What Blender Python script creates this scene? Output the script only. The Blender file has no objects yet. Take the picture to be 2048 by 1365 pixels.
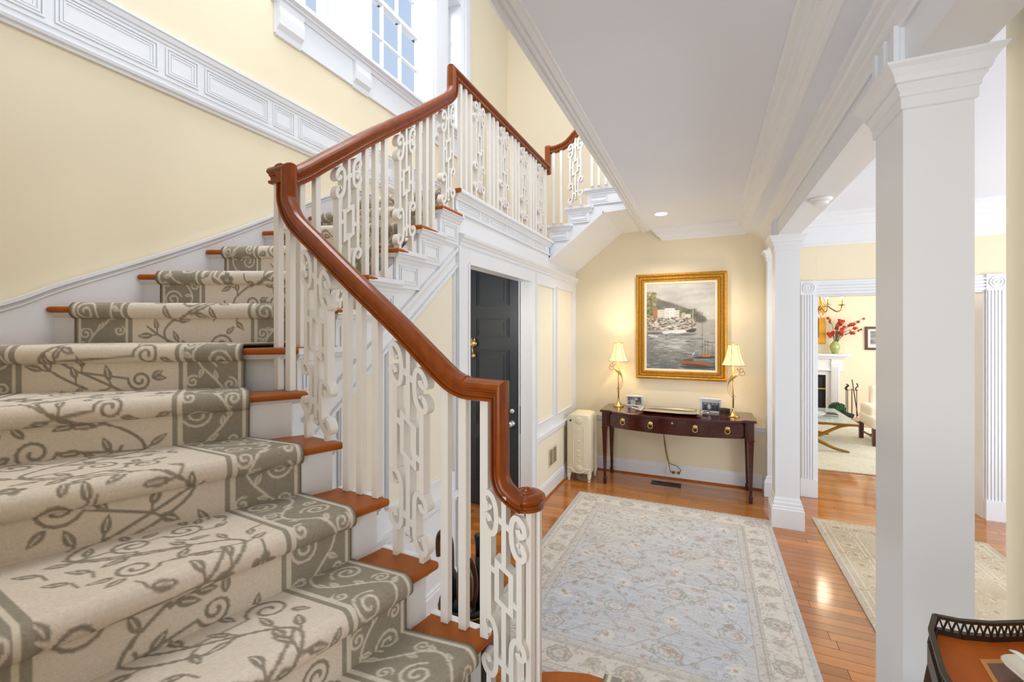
import bpy, math, random
import numpy as np
from mathutils import Vector, Matrix, Euler

random.seed(7)
rng = np.random.default_rng(11)
SC = bpy.context.scene
COL = SC.collection
PI = math.pi
R_ = 2.0 / 10.434            # stair riser

def lin(c):
    o = []
    for v in c:
        v = v / 255.0
        o.append(v / 12.92 if v <= 0.04045 else ((v + 0.055) / 1.055) ** 2.4)
    return o

# ------------------------------------------------------------------ camera
cam_d = bpy.data.cameras.new('camera')
cam = bpy.data.objects.new('camera', cam_d)
COL.objects.link(cam)
cam.location = (0, 0, 2.0)
cam.rotation_euler = (PI / 2, 0, math.radians(23.893))
cam_d.sensor_fit = 'HORIZONTAL'
cam_d.sensor_width = 36.0
cam_d.lens = 877.0 / 2048 * 36
cam_d.shift_y = -23.2 / 2048
cam_d.clip_start = 0.02
SC.camera = cam

# ------------------------------------------------------------------ world
W = bpy.data.worlds.new('sky')
SC.world = W
W.use_nodes = True
nt = W.node_tree
for n in list(nt.nodes):
    nt.nodes.remove(n)
wo = nt.nodes.new('ShaderNodeOutputWorld')
wb = nt.nodes.new('ShaderNodeBackground')
tc = nt.nodes.new('ShaderNodeTexCoord')
sp = nt.nodes.new('ShaderNodeSeparateXYZ')
rp = nt.nodes.new('ShaderNodeValToRGB')
rp.color_ramp.elements[0].position = 0.0
rp.color_ramp.elements[0].color = (*lin((228, 232, 239)), 1)
rp.color_ramp.elements[1].position = 0.9
rp.color_ramp.elements[1].color = (*lin((158, 195, 240)), 1)
nt.links.new(tc.outputs['Generated'], sp.inputs[0])
nt.links.new(sp.outputs['Z'], rp.inputs[0])
nt.links.new(rp.outputs[0], wb.inputs[0])
wb.inputs[1].default_value = 0.95
nt.links.new(wb.outputs[0], wo.inputs[0])

# ------------------------------------------------------------------ lights
def area(name, loc, target, sx, sy, power, color=(1, 1, 1)):
    d = bpy.data.lights.new(name, 'AREA')
    d.shape = 'RECTANGLE'
    d.size, d.size_y, d.energy, d.color = sx, sy, power, color
    o = bpy.data.objects.new(name, d)
    COL.objects.link(o)
    o.location = loc
    v = Vector(target) - Vector(loc)
    o.rotation_euler = v.to_track_quat('-Z', 'Y').to_euler()
    return o

area('fill_behind_camera', (-0.7, -2.6, 1.9), (0.0, 4.0, 2.4), 3.4, 2.2, 95, (0.93, 0.97, 1.0))  # added soft fill behind the camera, no window stands there
area('daylight_stair_window', (-5.2, 2.2, 6.9), (-1.2, 3.9, 3.6), 2.0, 2.0, 150, (0.98, 0.99, 1.0))
area('fill_stairwell_top', (-1.75, 2.3, 6.7), (0.0, 3.4, 0.6), 2.0, 2.6, 120, (1.0, 0.995, 0.99))  # unseen fill added high in the stairwell to brighten treads and hall
area('fill_upper_hall', (0.6, 2.4, 5.7), (-2.2, 3.0, 3.4), 3.0, 1.8, 50, (1.0, 0.99, 0.97))  # added fill above the hall slab, lightens the stairwell walls
area('fill_living_room', (5.2, 9.4, 1.9), (2.2, 9.6, 1.2), 3.6, 2.2, 130, (1.0, 0.98, 0.95))  # added light past the open right side, brightens the living room
area('fill_side_room', (4.6, 3.9, 1.6), (0.5, 4.6, 2.3), 2.4, 2.2, 110, (0.97, 0.99, 1.0))  # unseen fill added at the open side room, angled up toward the beam
area('fill_vestibule', (-2.2, 2.4, 2.3), (-2.2, 4.4, 1.2), 0.7, 0.7, 22, (1, 1, 1))  # added light under the landing to lift the dark door

SC.view_settings.view_transform = 'Standard'
SC.view_settings.look = 'None'
SC.view_settings.exposure = 0.0
SC.view_settings.gamma = 1.0
SC.view_settings.use_curve_mapping = False
try:
    SC.cycles.max_bounces = 6
    SC.cycles.transparent_max_bounces = 6
    SC.cycles.diffuse_bounces = 4
    SC.cycles.adaptive_threshold = 0.04
except Exception:
    pass

# ------------------------------------------------------------------ materials
MATS = {}
def mat(name, rgb, rough=0.5, metal=0.0, noise=0.0, scale=8.0, bump=0.0, bscale=60.0, spec=0.5,
        emit=None, estr=0.0, coat=0.0, trans=0.0, stretch=None, rgb2=None, rand=0.0, alpha=1.0, sss=0.0):
    m = bpy.data.materials.new(name)
    m.use_nodes = True
    t = m.node_tree
    b = t.nodes['Principled BSDF']
    c = lin(rgb)
    b.inputs['Roughness'].default_value = rough
    b.inputs['Metallic'].default_value = metal
    b.inputs['Specular IOR Level'].default_value = spec
    b.inputs['Coat Weight'].default_value = coat
    b.inputs['Coat Roughness'].default_value = 0.08
    b.inputs['Transmission Weight'].default_value = trans
    b.inputs['Alpha'].default_value = alpha
    if emit is not None:
        b.inputs['Emission Color'].default_value = (*lin(emit), 1)
        b.inputs['Emission Strength'].default_value = estr
    g = t.nodes.new('ShaderNodeNewGeometry')
    src = g.outputs['Position']
    if stretch or rand:
        mp = t.nodes.new('ShaderNodeMapping')
        if stretch:
            mp.inputs['Scale'].default_value = stretch
        t.links.new(src, mp.inputs['Vector'])
        if rand:
            oi = t.nodes.new('ShaderNodeObjectInfo')
            ml = t.nodes.new('ShaderNodeMath'); ml.operation = 'MULTIPLY'; ml.inputs[1].default_value = 37.0
            t.links.new(oi.outputs['Random'], ml.inputs[0])
            cb = t.nodes.new('ShaderNodeCombineXYZ')
            t.links.new(ml.outputs[0], cb.inputs[0]); t.links.new(ml.outputs[0], cb.inputs[1]); t.links.new(ml.outputs[0], cb.inputs[2])
            t.links.new(cb.outputs[0], mp.inputs['Location'])
        src = mp.outputs['Vector']
    nz = t.nodes.new('ShaderNodeTexNoise')
    nz.inputs['Scale'].default_value = scale
    nz.inputs['Detail'].default_value = 5.0
    t.links.new(src, nz.inputs['Vector'])
    mx = t.nodes.new('ShaderNodeMix'); mx.data_type = 'RGBA'
    c2 = lin(rgb2) if rgb2 else [min(1, v * (1 - noise)) for v in c]
    mx.inputs['A'].default_value = (*c, 1)
    mx.inputs['B'].default_value = (*c2, 1)
    t.links.new(nz.outputs['Fac'], mx.inputs['Factor'])
    out = mx.outputs['Result']
    if rand:
        hv = t.nodes.new('ShaderNodeHueSaturation')
        oi2 = t.nodes.new('ShaderNodeObjectInfo')
        mr = t.nodes.new('ShaderNodeMapRange')
        mr.inputs['To Min'].default_value = 1 - rand
        mr.inputs['To Max'].default_value = 1 + rand
        t.links.new(oi2.outputs['Random'], mr.inputs['Value'])
        t.links.new(mr.outputs['Result'], hv.inputs['Value'])
        t.links.new(out, hv.inputs['Color'])
        out = hv.outputs['Color']
    t.links.new(out, b.inputs['Base Color'])
    if bump > 0:
        n2 = t.nodes.new('ShaderNodeTexNoise')
        n2.inputs['Scale'].default_value = bscale
        t.links.new(src, n2.inputs['Vector'])
        bp = t.nodes.new('ShaderNodeBump')
        bp.inputs['Strength'].default_value = bump
        bp.inputs['Distance'].default_value = 0.01
        t.links.new(n2.outputs['Fac'], bp.inputs['Height'])
        t.links.new(bp.outputs['Normal'], b.inputs['Normal'])
    MATS[name] = m
    return m

def attr_mat(name, rough=0.95, bump=0.0, bscale=400.0, spec=0.2):
    m = bpy.data.materials.new(name)
    m.use_nodes = True
    t = m.node_tree
    b = t.nodes['Principled BSDF']
    b.inputs['Roughness'].default_value = rough
    b.inputs['Specular IOR Level'].default_value = spec
    a = t.nodes.new('ShaderNodeAttribute'); a.attribute_name = 'weave'
    t.links.new(a.outputs['Color'], b.inputs['Base Color'])
    if bump:
        g = t.nodes.new('ShaderNodeNewGeometry')
        n2 = t.nodes.new('ShaderNodeTexNoise'); n2.inputs['Scale'].default_value = bscale
        t.links.new(g.outputs['Position'], n2.inputs['Vector'])
        bp = t.nodes.new('ShaderNodeBump'); bp.inputs['Strength'].default_value = bump; bp.inputs['Distance'].default_value = 0.004
        t.links.new(n2.outputs['Fac'], bp.inputs['Height'])
        t.links.new(bp.outputs['Normal'], b.inputs['Normal'])
    MATS[name] = m
    return m

mat('white', (232, 234, 237), 0.32, noise=0.02, scale=3)
mat('ceiling_white', (234, 239, 248), 0.7, noise=0.02, scale=2)
mat('yellow', (238, 225, 195), 0.75, noise=0.03, scale=2.5)
mat('panel_cream', (236, 228, 206), 0.7, noise=0.03, scale=3)
mat('baluster_white', (236, 231, 222), 0.38, noise=0.05, scale=14, bump=0.08, bscale=40)
mat('rail_wood', (156, 77, 22), 0.18, noise=0.0, rgb2=(110, 49, 11), scale=30, stretch=(1, 1, 0.5), spec=0.25, coat=0.10)
mat('tread_wood', (180, 100, 38), 0.34, rgb2=(152, 78, 24), scale=26, stretch=(0.9, 0.3, 1), spec=0.2)
mat('plank_wood', (194, 124, 56), 0.15, rgb2=(152, 88, 34), scale=16, stretch=(0.35, 5, 1), rand=0.24, coat=0.4)
mat('mahogany', (82, 28, 18), 0.16, rgb2=(48, 14, 9), scale=18, stretch=(0.5, 2, 3), coat=0.5)
mat('brass', (216, 186, 118), 0.3, 1.0, noise=0.15, scale=30)
mat('old_brass', (150, 116, 60), 0.38, 1.0, noise=0.25, scale=30)
mat('silver', (222, 214, 196), 0.14, 1.0, noise=0.05, scale=20)
mat('frame_silver', (228, 228, 230), 0.4, 0.0, noise=0.05)
mat('chrome', (214, 212, 208), 0.3, 0.6, noise=0.05)
mat('gilt', (216, 162, 62), 0.34, 0.7, rgb2=(176, 120, 34), scale=34, bump=0.35, bscale=90)
mat('gilt_dark', (180, 126, 44), 0.4, 0.7, rgb2=(140, 92, 26), scale=40, bump=0.3, bscale=120)
mat('linen', (232, 220, 200), 0.9, noise=0.05, scale=60)
mat('door_black', (48, 54, 62), 0.3, noise=0.08, scale=6)
mat('radiator_cream', (232, 221, 194), 0.45, noise=0.06, scale=10, bump=0.1, bscale=30)
mat('shade', (250, 226, 160), 0.8, noise=0.03, emit=(255, 222, 140), estr=0.85)
mat('shade_trim', (112, 84, 44), 0.8, noise=0.1)
mat('bulb', (255, 250, 235), 0.5, emit=(255, 236, 196), estr=14.0)
mat('lamp_white', (255, 255, 255), 0.5, emit=(255, 252, 245), estr=6.0)
mat('black', (22, 21, 20), 0.45, noise=0.2, scale=20)
mat('dark_metal', (50, 44, 38), 0.4, 0.7, noise=0.2, scale=20)
mat('handle_wood', (104, 60, 30), 0.3, rgb2=(70, 38, 18), scale=30, coat=0.3)
mat('plastic_white', (240, 240, 240), 0.4, noise=0.02)
mat('vent_beige', (214, 200, 166), 0.5, noise=0.05)
mat('glass', (235, 245, 250), 0.02, noise=0.0, alpha=0.04)
mat('table_glass', (214, 232, 226), 0.03, noise=0.0, alpha=0.45, spec=0.8)
mat('gold_leg', (176, 128, 48), 0.35, 0.7, rgb2=(140, 96, 30), scale=30)
mat('upholstery', (238, 230, 216), 0.9, noise=0.05, scale=40, bump=0.1, bscale=200)
mat('chair_wood', (86, 34, 16), 0.3, noise=0.2, scale=20)
mat('leaf', (38, 92, 50), 0.6, rgb2=(20, 58, 32), scale=40)
mat('petal', (206, 52, 24), 0.6, rgb2=(170, 28, 14), scale=40)
mat('petal_orange', (222, 96, 36), 0.6, rgb2=(196, 60, 20), scale=40)
mat('stem', (96, 92, 50), 0.7, noise=0.2)
mat('vase_green', (196, 208, 140), 0.2, rgb2=(120, 140, 56), scale=26, coat=0.4)
mat('bark', (86, 82, 84), 0.9, noise=0.2)
mat('crystal', (240, 244, 250), 0.05, noise=0.0, spec=1.0, alpha=0.6)
mat('candle', (222, 184, 92), 0.5, noise=0.05)
mat('inlay_wood', (206, 108, 32), 0.5, rgb2=(178, 88, 30), scale=12, stretch=(3, 0.6, 1), spec=0.2)
mat('inlay_dark', (112, 58, 26), 0.25, noise=0.2, scale=12)
mat('inlay_line', (216, 146, 58), 0.3, noise=0.05)
mat('gallery', (74, 58, 42), 0.4, 0.4, rgb2=(48, 34, 22), scale=30)
mat('porcelain', (238, 232, 220), 0.25, noise=0.03)
mat('porcelain_red', (150, 84, 76), 0.4, noise=0.1)
mat('fringe', (226, 214, 192), 0.95, noise=0.1, scale=60)
mat('red_lacquer', (120, 22, 14), 0.3, noise=0.1)
mat('firebox', (24, 24, 26), 0.5, noise=0.2)
mat('paper', (228, 224, 214), 0.8, noise=0.03)
mat('subfloor', (120, 66, 26), 0.5, noise=0.2)
attr_mat('carpet_weave', 0.95, 0.5, 500)
attr_mat('rug_weave', 0.95, 0.35, 350)
attr_mat('paint_print', 0.42, 0.25, 120, 0.4)
attr_mat('photo_print', 0.3, 0.0, 1, 0.5)

# ------------------------------------------------------------------ mesh helpers
def tag(o, label=None, cat=None, group=None, kind=None):
    if label: o['label'] = label
    if cat: o['category'] = cat
    if group: o['group'] = group
    if kind: o['kind'] = kind
    return o

def empty(name, loc=(0, 0, 0), label=None, cat=None, group=None, kind=None, rz=0.0):
    o = bpy.data.objects.new(name, None)
    COL.objects.link(o)
    o.location = loc
    o.rotation_euler = (0, 0, rz)
    o.empty_display_size = 0.1
    return tag(o, label, cat, group, kind)

class MB:
    def __init__(s):
        s.v = []; s.f = []; s.nb = 0
    def add(s, vs, fs):
        b = len(s.v)
        s.v += [tuple(map(float, p)) for p in vs]
        s.f += [tuple(b + i for i in f) for f in fs]
        return s
    def box(s, x0, x1, y0, y1, z0, z1):
        if x0 > x1: x0, x1 = x1, x0
        if y0 > y1: y0, y1 = y1, y0
        if z0 > z1: z0, z1 = z1, z0
        e = s.nb * 0.00022; s.nb = (s.nb + 1) % 9
        x0 -= e; x1 += e; y0 -= e; y1 += e; z1 += e
        return s.add([(x0, y0, z0), (x1, y0, z0), (x1, y1, z0), (x0, y1, z0), (x0, y0, z1), (x1, y0, z1), (x1, y1, z1), (x0, y1, z1)],
                     [(0, 3, 2, 1), (4, 5, 6, 7), (0, 1, 5, 4), (1, 2, 6, 5), (2, 3, 7, 6), (3, 0, 4, 7)])
    def prism(s, poly, z0, z1):
        n = len(poly)
        a = sum(poly[i][0] * poly[(i + 1) % n][1] - poly[(i + 1) % n][0] * poly[i][1] for i in range(n))
        if a < 0: poly = poly[::-1]
        vs = [(p[0], p[1], z0) for p in poly] + [(p[0], p[1], z1) for p in poly]
        fs = [tuple(range(n - 1, -1, -1)), tuple(range(n, 2 * n))]
        fs += [(i, (i + 1) % n, n + (i + 1) % n, n + i) for i in range(n)]
        return s.add(vs, fs)
    def extrude(s, prof, p0, p1, out, up=(0, 0, 1)):
        """closed 2-D profile (out, up) drawn from p0 to p1"""
        p0, p1, out, up = Vector(p0), Vector(p1), Vector(out), Vector(up)
        n = len(prof)
        vs = [p0 + out * a + up * b for a, b in prof] + [p1 + out * a + up * b for a, b in prof]
        fs = [tuple(range(n)), tuple(range(2 * n - 1, n - 1, -1))]
        fs += [(i, n + i, n + (i + 1) % n, (i + 1) % n) for i in range(n)]
        return s.add(vs, fs)
    def lathe(s, prof, c=(0, 0, 0), n=20, axis='Z'):
        vs = []; fs = []
        m = len(prof)
        for r, z in prof:
            for k in range(n):
                a = 2 * PI * k / n
                if axis == 'Z': vs.append((c[0] + r * math.cos(a), c[1] + r * math.sin(a), c[2] + z))
                elif axis == 'Y': vs.append((c[0] + r * math.cos(a), c[1] + z, c[2] + r * math.sin(a)))
                else: vs.append((c[0] + z, c[1] + r * math.cos(a), c[2] + r * math.sin(a)))
        for j in range(m - 1):
            for k in range(n):
                k2 = (k + 1) % n
                fs.append((j * n + k, j * n + k2, (j + 1) * n + k2, (j + 1) * n + k))
        fs.append(tuple(range(n - 1, -1, -1)))
        fs.append(tuple((m - 1) * n + k for k in range(n)))
        return s.add(vs, fs)
    def square_lathe(s, cx, cy, hx, hy, prof):
        vs = []; fs = []
        for z, o in prof:
            vs += [(cx - hx - o, cy - hy - o, z), (cx + hx + o, cy - hy - o, z), (cx + hx + o, cy + hy + o, z), (cx - hx - o, cy + hy + o, z)]
        m = len(prof)
        for j in range(m - 1):
            for k in range(4):
                k2 = (k + 1) % 4
                fs.append((j * 4 + k, j * 4 + k2, j * 4 + 4 + k2, j * 4 + 4 + k))
        fs.append((3, 2, 1, 0)); fs.append(tuple((m - 1) * 4 + k for k in range(4)))
        return s.add(vs, fs)
    def tube(s, pts, r, n=8, closed=False):
        pts = [Vector(p) for p in pts]
        m = len(pts)
        rs = r if isinstance(r, (list, tuple)) else [r] * m
        vs = []; fs = []
        prev = None
        for i, p in enumerate(pts):
            if closed:
                t = pts[(i + 1) % m] - pts[i - 1]
            else:
                t = pts[min(i + 1, m - 1)] - pts[max(i - 1, 0)]
            t.normalize()
            if prev is None:
                u = t.orthogonal().normalized()
            else:
                u = (prev - t * prev.dot(t))
                if u.length < 1e-6: u = t.orthogonal()
                u.normalize()
            prev = u
            w = t.cross(u)
            for k in range(n):
                a = 2 * PI * k / n
                vs.append(p + (u * math.cos(a) + w * math.sin(a)) * rs[i])
        rng_ = m if closed else m - 1
        for i in range(rng_):
            j = (i + 1) % m
            for k in range(n):
                k2 = (k + 1) % n
                fs.append((i * n + k, i * n + k2, j * n + k2, j * n + k))
        if not closed:
            fs.append(tuple(range(n - 1, -1, -1))); fs.append(tuple((m - 1) * n + k for k in range(n)))
        return s.add(vs, fs)
    def sphere(s, c, rx, ry=None, rz=None, n=12, m=8):
        ry = ry or rx; rz = rz or rx
        vs = [(c[0], c[1], c[2] - rz)]; fs = []
        for j in range(1, m):
            ph = -PI / 2 + PI * j / m
            for k in range(n):
                a = 2 * PI * k / n
                vs.append((c[0] + rx * math.cos(ph) * math.cos(a), c[1] + ry * math.cos(ph) * math.sin(a), c[2] + rz * math.sin(ph)))
        vs.append((c[0], c[1], c[2] + rz))
        for k in range(n):
            fs.append((0, 1 + (k + 1) % n, 1 + k))
            fs.append((len(vs) - 1, 1 + (m - 2) * n + k, 1 + (m - 2) * n + (k + 1) % n))
        for j in range(m - 2):
            for k in range(n):
                k2 = (k + 1) % n
                fs.append((1 + j * n + k, 1 + j * n + k2, 1 + (j + 1) * n + k2, 1 + (j + 1) * n + k))
        return s.add(vs, fs)
    def ribbon(s, pts, w, dep, fr):
        """flat bar of width w in a plane: pts 2-D, fr(a, b, depth) -> 3-D"""
        n = len(pts)
        L = []; Rr = []
        for i in range(n):
            a = Vector(pts[max(i - 1, 0)]); b = Vector(pts[min(i + 1, n - 1)])
            t = (b - a)
            if t.length < 1e-9: t = Vector((1, 0))
            t.normalize()
            nn = Vector((-t.y, t.x)) * (w / 2)
            p = Vector(pts[i])
            L.append(p + nn); Rr.append(p - nn)
        vs = []; fs = []
        for i in range(n):
            for q, d in ((L[i], -dep / 2), (Rr[i], -dep / 2), (Rr[i], dep / 2), (L[i], dep / 2)):
                vs.append(fr(q.x, q.y, d))
        for i in range(n - 1):
            for k in range(4):
                k2 = (k + 1) % 4
                fs.append((i * 4 + k, i * 4 + k2, i * 4 + 4 + k2, i * 4 + 4 + k))
        fs.append((3, 2, 1, 0)); e = (n - 1) * 4
        fs.append((e, e + 1, e + 2, e + 3))
        return s.add(vs, fs)
    def ring(s, a0, a1, z0, z1, w, dep, fr):
        h = w / 2
        o = [(a0 - h, z0 - h), (a1 + h, z0 - h), (a1 + h, z1 + h), (a0 - h, z1 + h)]
        i = [(a0 + h, z0 + h), (a1 - h, z0 + h), (a1 - h, z1 - h), (a0 + h, z1 - h)]
        vs = [fr(p[0], p[1], -dep / 2) for p in o] + [fr(p[0], p[1], -dep / 2) for p in i] + [fr(p[0], p[1], dep / 2) for p in o] + [fr(p[0], p[1], dep / 2) for p in i]
        fs = []
        for k in range(4):
            j = (k + 1) % 4
            fs += [(k, j, 4 + j, 4 + k), (8 + k, 12 + k, 12 + j, 8 + j), (k, 8 + k, 8 + j, j), (4 + k, 4 + j, 12 + j, 12 + k)]
        return s.add(vs, fs)
    def mesh(s, name, m):
        me = bpy.data.meshes.new(name)
        me.from_pydata(s.v, [], s.f)
        if m: me.materials.append(MATS[m])
        me.validate()
        return me
    def build(s, name, m, parent=None, smooth=False, bevel=0.0, seg=2):
        me = s.mesh(name, m)
        import bmesh
        bm = bmesh.new(); bm.from_mesh(me)
        bmesh.ops.recalc_face_normals(bm, faces=bm.faces)
        bm.to_mesh(me); bm.free()
        if smooth:
            me.polygons.foreach_set('use_smooth', [True] * len(me.polygons))
        o = bpy.data.objects.new(name, me)
        COL.objects.link(o)
        if parent is not None:
            o.parent = parent
            o.matrix_parent_inverse = Matrix.Translation(-Vector(parent.location)) if parent.rotation_euler.z == 0 else parent.matrix_basis.inverted()
        if bevel:
            b = o.modifiers.new('bevel', 'BEVEL'); b.width = bevel; b.segments = seg; b.limit_method = 'ANGLE'
        return o

def dup(o, parent, loc=None):
    c = o.copy(); COL.objects.link(c); c.parent = parent
    if loc is not None: c.location = loc
    return c

def catmull(P, k=8):
    P = [Vector(p) for p in P]
    out = []
    n = len(P)
    for i in range(n - 1):
        p0 = P[max(i - 1, 0)]; p1 = P[i]; p2 = P[i + 1]; p3 = P[min(i + 2, n - 1)]
        for j in range(k):
            t = j / k
            out.append(0.5 * ((2 * p1) + (p2 - p0) * t + (2 * p0 - 5 * p1 + 4 * p2 - p3) * t * t + (3 * p1 - p0 - 3 * p2 + p3) * t ** 3))
    out.append(P[-1])
    return out

def color_grid(name, verts, nu, nv, colors, m, parent=None, smooth=True):
    """grid of nv rows x nu columns of vertices with one colour each"""
    me = bpy.data.meshes.new(name)
    verts = np.asarray(verts, np.float32).reshape(-1, 3)
    i = np.arange(nv - 1)[:, None] * nu + np.arange(nu - 1)[None, :]
    q = np.stack([i, i + 1, i + 1 + nu, i + nu], -1).reshape(-1, 4).astype(np.int32)
    me.vertices.add(len(verts)); me.vertices.foreach_set('co', verts.ravel())
    me.loops.add(q.size); me.loops.foreach_set('vertex_index', q.ravel())
    me.polygons.add(len(q)); me.polygons.foreach_set('loop_start', np.arange(0, q.size, 4, dtype=np.int32))
    me.polygons.foreach_set('loop_total', np.full(len(q), 4, np.int32))
    me.polygons.foreach_set('use_smooth', np.full(len(q), smooth))
    me.update(calc_edges=True)
    a = me.color_attributes.new('weave', 'FLOAT_COLOR', 'POINT')
    c = np.asarray(colors, np.float32).reshape(-1, 3) / 255.0
    c = np.where(c <= 0.04045, c / 12.92, ((c + 0.055) / 1.055) ** 2.4)
    a.data.foreach_set('color', np.concatenate([c, np.ones((len(c), 1), np.float32)], 1).astype(np.float32).ravel())
    me.materials.append(MATS[m])
    o = bpy.data.objects.new(name, me); COL.objects.link(o)
    if parent is not None:
        o.parent = parent; o.matrix_parent_inverse = Matrix.Translation(-Vector(parent.location))
    return o

# raster helper : paints motifs on a small numpy sheet (metres -> cells)
class Sheet:
    def __init__(s, w, h, cell, base):
        s.cell = cell; s.nu = int(round(w / cell)) + 1; s.nv = int(round(h / cell)) + 1
        s.a = np.zeros((s.nv, s.nu, 3), np.float32); s.a[:] = base
        s.X = np.arange(s.nu) * cell; s.Y = np.arange(s.nv) * cell
    def _win(s, x0, x1, y0, y1):
        i0 = max(int(x0 / s.cell) - 1, 0); i1 = min(int(x1 / s.cell) + 2, s.nu)
        j0 = max(int(y0 / s.cell) - 1, 0); j1 = min(int(y1 / s.cell) + 2, s.nv)
        return i0, i1, j0, j1
    def _blend(s, i0, i1, j0, j1, k, col):
        v = s.a[j0:j1, i0:i1]
        v += (np.asarray(col, np.float32) - v) * k[..., None]
    def disc(s, x, y, rx, ry, col, al=1.0, ang=0.0, soft=1.0):
        m = max(rx, ry) + s.cell
        i0, i1, j0, j1 = s._win(x - m, x + m, y - m, y + m)
        if i1 <= i0 or j1 <= j0: return
        dx = s.X[i0:i1][None] - x; dy = s.Y[j0:j1][:, None] - y
        c, q = math.cos(ang), math.sin(ang)
        u = (dx * c + dy * q) / rx; v = (-dx * q + dy * c) / ry
        d = (1 - np.sqrt(u * u + v * v)) * min(rx, ry) / s.cell
        s._blend(i0, i1, j0, j1, np.clip(d / soft + 0.5, 0, 1) * al, col)
    def line(s, pts, r, col, al=1.0):
        for a, b in zip(pts[:-1], pts[1:]):
            i0, i1, j0, j1 = s._win(min(a[0], b[0]) - r, max(a[0], b[0]) + r, min(a[1], b[1]) - r, max(a[1], b[1]) + r)
            if i1 <= i0 or j1 <= j0: continue
            px = s.X[i0:i1][None] - a[0]; py = s.Y[j0:j1][:, None] - a[1]
            dx, dy = b[0] - a[0], b[1] - a[1]
            L = dx * dx + dy * dy + 1e-12
            t = np.clip((px * dx + py * dy) / L, 0, 1)
            d = np.sqrt((px - t * dx) ** 2 + (py - t * dy) ** 2)
            s._blend(i0, i1, j0, j1, np.clip((r - d) / s.cell + 0.5, 0, 1) * al, col)
    def leaf(s, x, y, L, wd, ang, col, vein=None, al=1.0):
        m = L
        i0, i1, j0, j1 = s._win(x - m, x + m, y - m, y + m)
        if i1 <= i0 or j1 <= j0: return
        c, q = math.cos(ang), math.sin(ang)
        dx = s.X[i0:i1][None] - x; dy = s.Y[j0:j1][:, None] - y
        u = (dx * c + dy * q) / L; v = (-dx * q + dy * c)
        prof = wd * np.sin(np.clip(u, 0, 1) * PI) ** 0.8 * (1.25 - 0.6 * u)
        k = np.clip((prof - np.abs(v)) / s.cell + 0.5, 0, 1) * ((u > 0) & (u < 1))
        s._blend(i0, i1, j0, j1, k * al, col)
        if vein is not None:
            k2 = np.clip((0.15 * wd - np.abs(v)) / s.cell + 0.5, 0, 1) * ((u > 0.25) & (u < 0.8))
            s._blend(i0, i1, j0, j1, k2 * al, vein)
    def rect(s, x0, x1, y0, y1, col, al=1.0):
        i0, i1 = max(int(round(x0 / s.cell)), 0), min(int(round(x1 / s.cell)), s.nu)
        j0, j1 = max(int(round(y0 / s.cell)), 0), min(int(round(y1 / s.cell)), s.nv)
        if i1 > i0 and j1 > j0:
            s._blend(i0, i1, j0, j1, np.full((j1 - j0, i1 - i0), al, np.float32), col)
    def spiral(s, x, y, r0, turns, a0, sgn, r, col, al=1.0):
        n = int(14 * turns) + 2
        pts = []
        for k in range(n):
            t = k / (n - 1)
            rr = r0 * (1 - 0.82 * t); a = a0 + sgn * 2 * PI * turns * t
            pts.append((x + rr * math.cos(a), y + rr * math.sin(a)))
        s.line(pts, r, col, al)
        return pts[0]
    def flower(s, x, y, r, col, mid, al=1.0, n=5):
        a0 = random.random() * 6
        for k in range(n):
            a = a0 + 2 * PI * k / n
            s.disc(x + r * 0.6 * math.cos(a), y + r * 0.6 * math.sin(a), r * 0.5, r * 0.42, col, al, a)
        s.disc(x, y, r * 0.28, r * 0.28, mid, al)

# ================================================================== STRUCTURE
FY, LX, DX, ZC = 6.25, -2.85, -1.747, 3.36
STRUCT = 'structure'

def struct(name, mb, m, label, cat, bevel=0.0):
    o = mb.build(name, m, bevel=bevel)
    return tag(o, label, cat, kind=STRUCT)

# --- floors ---------------------------------------------------------
fl = struct('floor', MB().box(-2.95, 3.6, 1.2, 6.30, -0.10, -0.014), 'subfloor', 'glossy orange-brown strip wood floor of the hall', 'floor')
fl2 = struct('floor', MB().box(0.2, 5.0, 6.30, 12.4, -0.10, -0.014), 'subfloor', 'pale strip wood floor of the living room beyond the doorway', 'floor')
plank_me = MB().box(0, 1, 0, 1, -0.014, 0).mesh('plank', 'plank_wood')
def planks(parent, x0, x1, y0, y1, wd=0.086, gap=0.0030, minl=1.1, maxl=2.6):
    y = y0
    while y < y1 - 0.01:
        x = x0 - random.random() * 1.5
        while x < x1:
            l = random.uniform(minl, maxl)
            a, b = max(x, x0), min(x + l, x1)
            if b - a > 0.02:
                o = bpy.data.objects.new('plank', plank_me)
                COL.objects.link(o)
                o.location = (a, y, 0)
                o.scale = (b - a - gap, min(wd, y1 - y) - gap, 1)
                o.parent = parent
            x += l
        y += wd
planks(fl, -2.85, 3.5, 1.95, 6.25)
planks(fl2, 0.9, 3.6, 6.25, 7.95, minl=1.4, maxl=2.6)
lr_rest = MB().box(0.3, 5.0, 7.96, 12.3, -0.014, 0).build('plank_field', 'plank_wood', fl2)
lr_rest['kind'] = 'stuff'

# raised landing where the stair begins
ldz = 4 * R_
lp = [(1.0, -1.4), (1.0, 1.545), (-0.385, 1.545), (-0.44, 1.53), (-0.50, 1.507), (-0.56, 1.475), (-0.615, 1.43), (-0.64, 1.36), (-0.64, -1.4)]
struct('floor', MB().prism(lp, ldz - 0.034, ldz), 'tread_wood', 'raised wood landing at the foot of the stair', 'floor')
st = MB()
st.prism([(1.0, -1.4), (1.0, 1.50), (-0.40, 1.50), (-0.52, 1.46), (-0.60, 1.36), (-0.60, -1.4)], 0.0, ldz - 0.036)
st.box(-0.40, 1.0, 1.50, 1.74, 0, 3 * R_ - 0.02).box(-0.40, 1.0, 1.74, 1.98, 0, 2 * R_ - 0.02)
struct('wall_landing', st, 'white', 'white panelled riser wall under the raised landing', 'wall')

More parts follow.
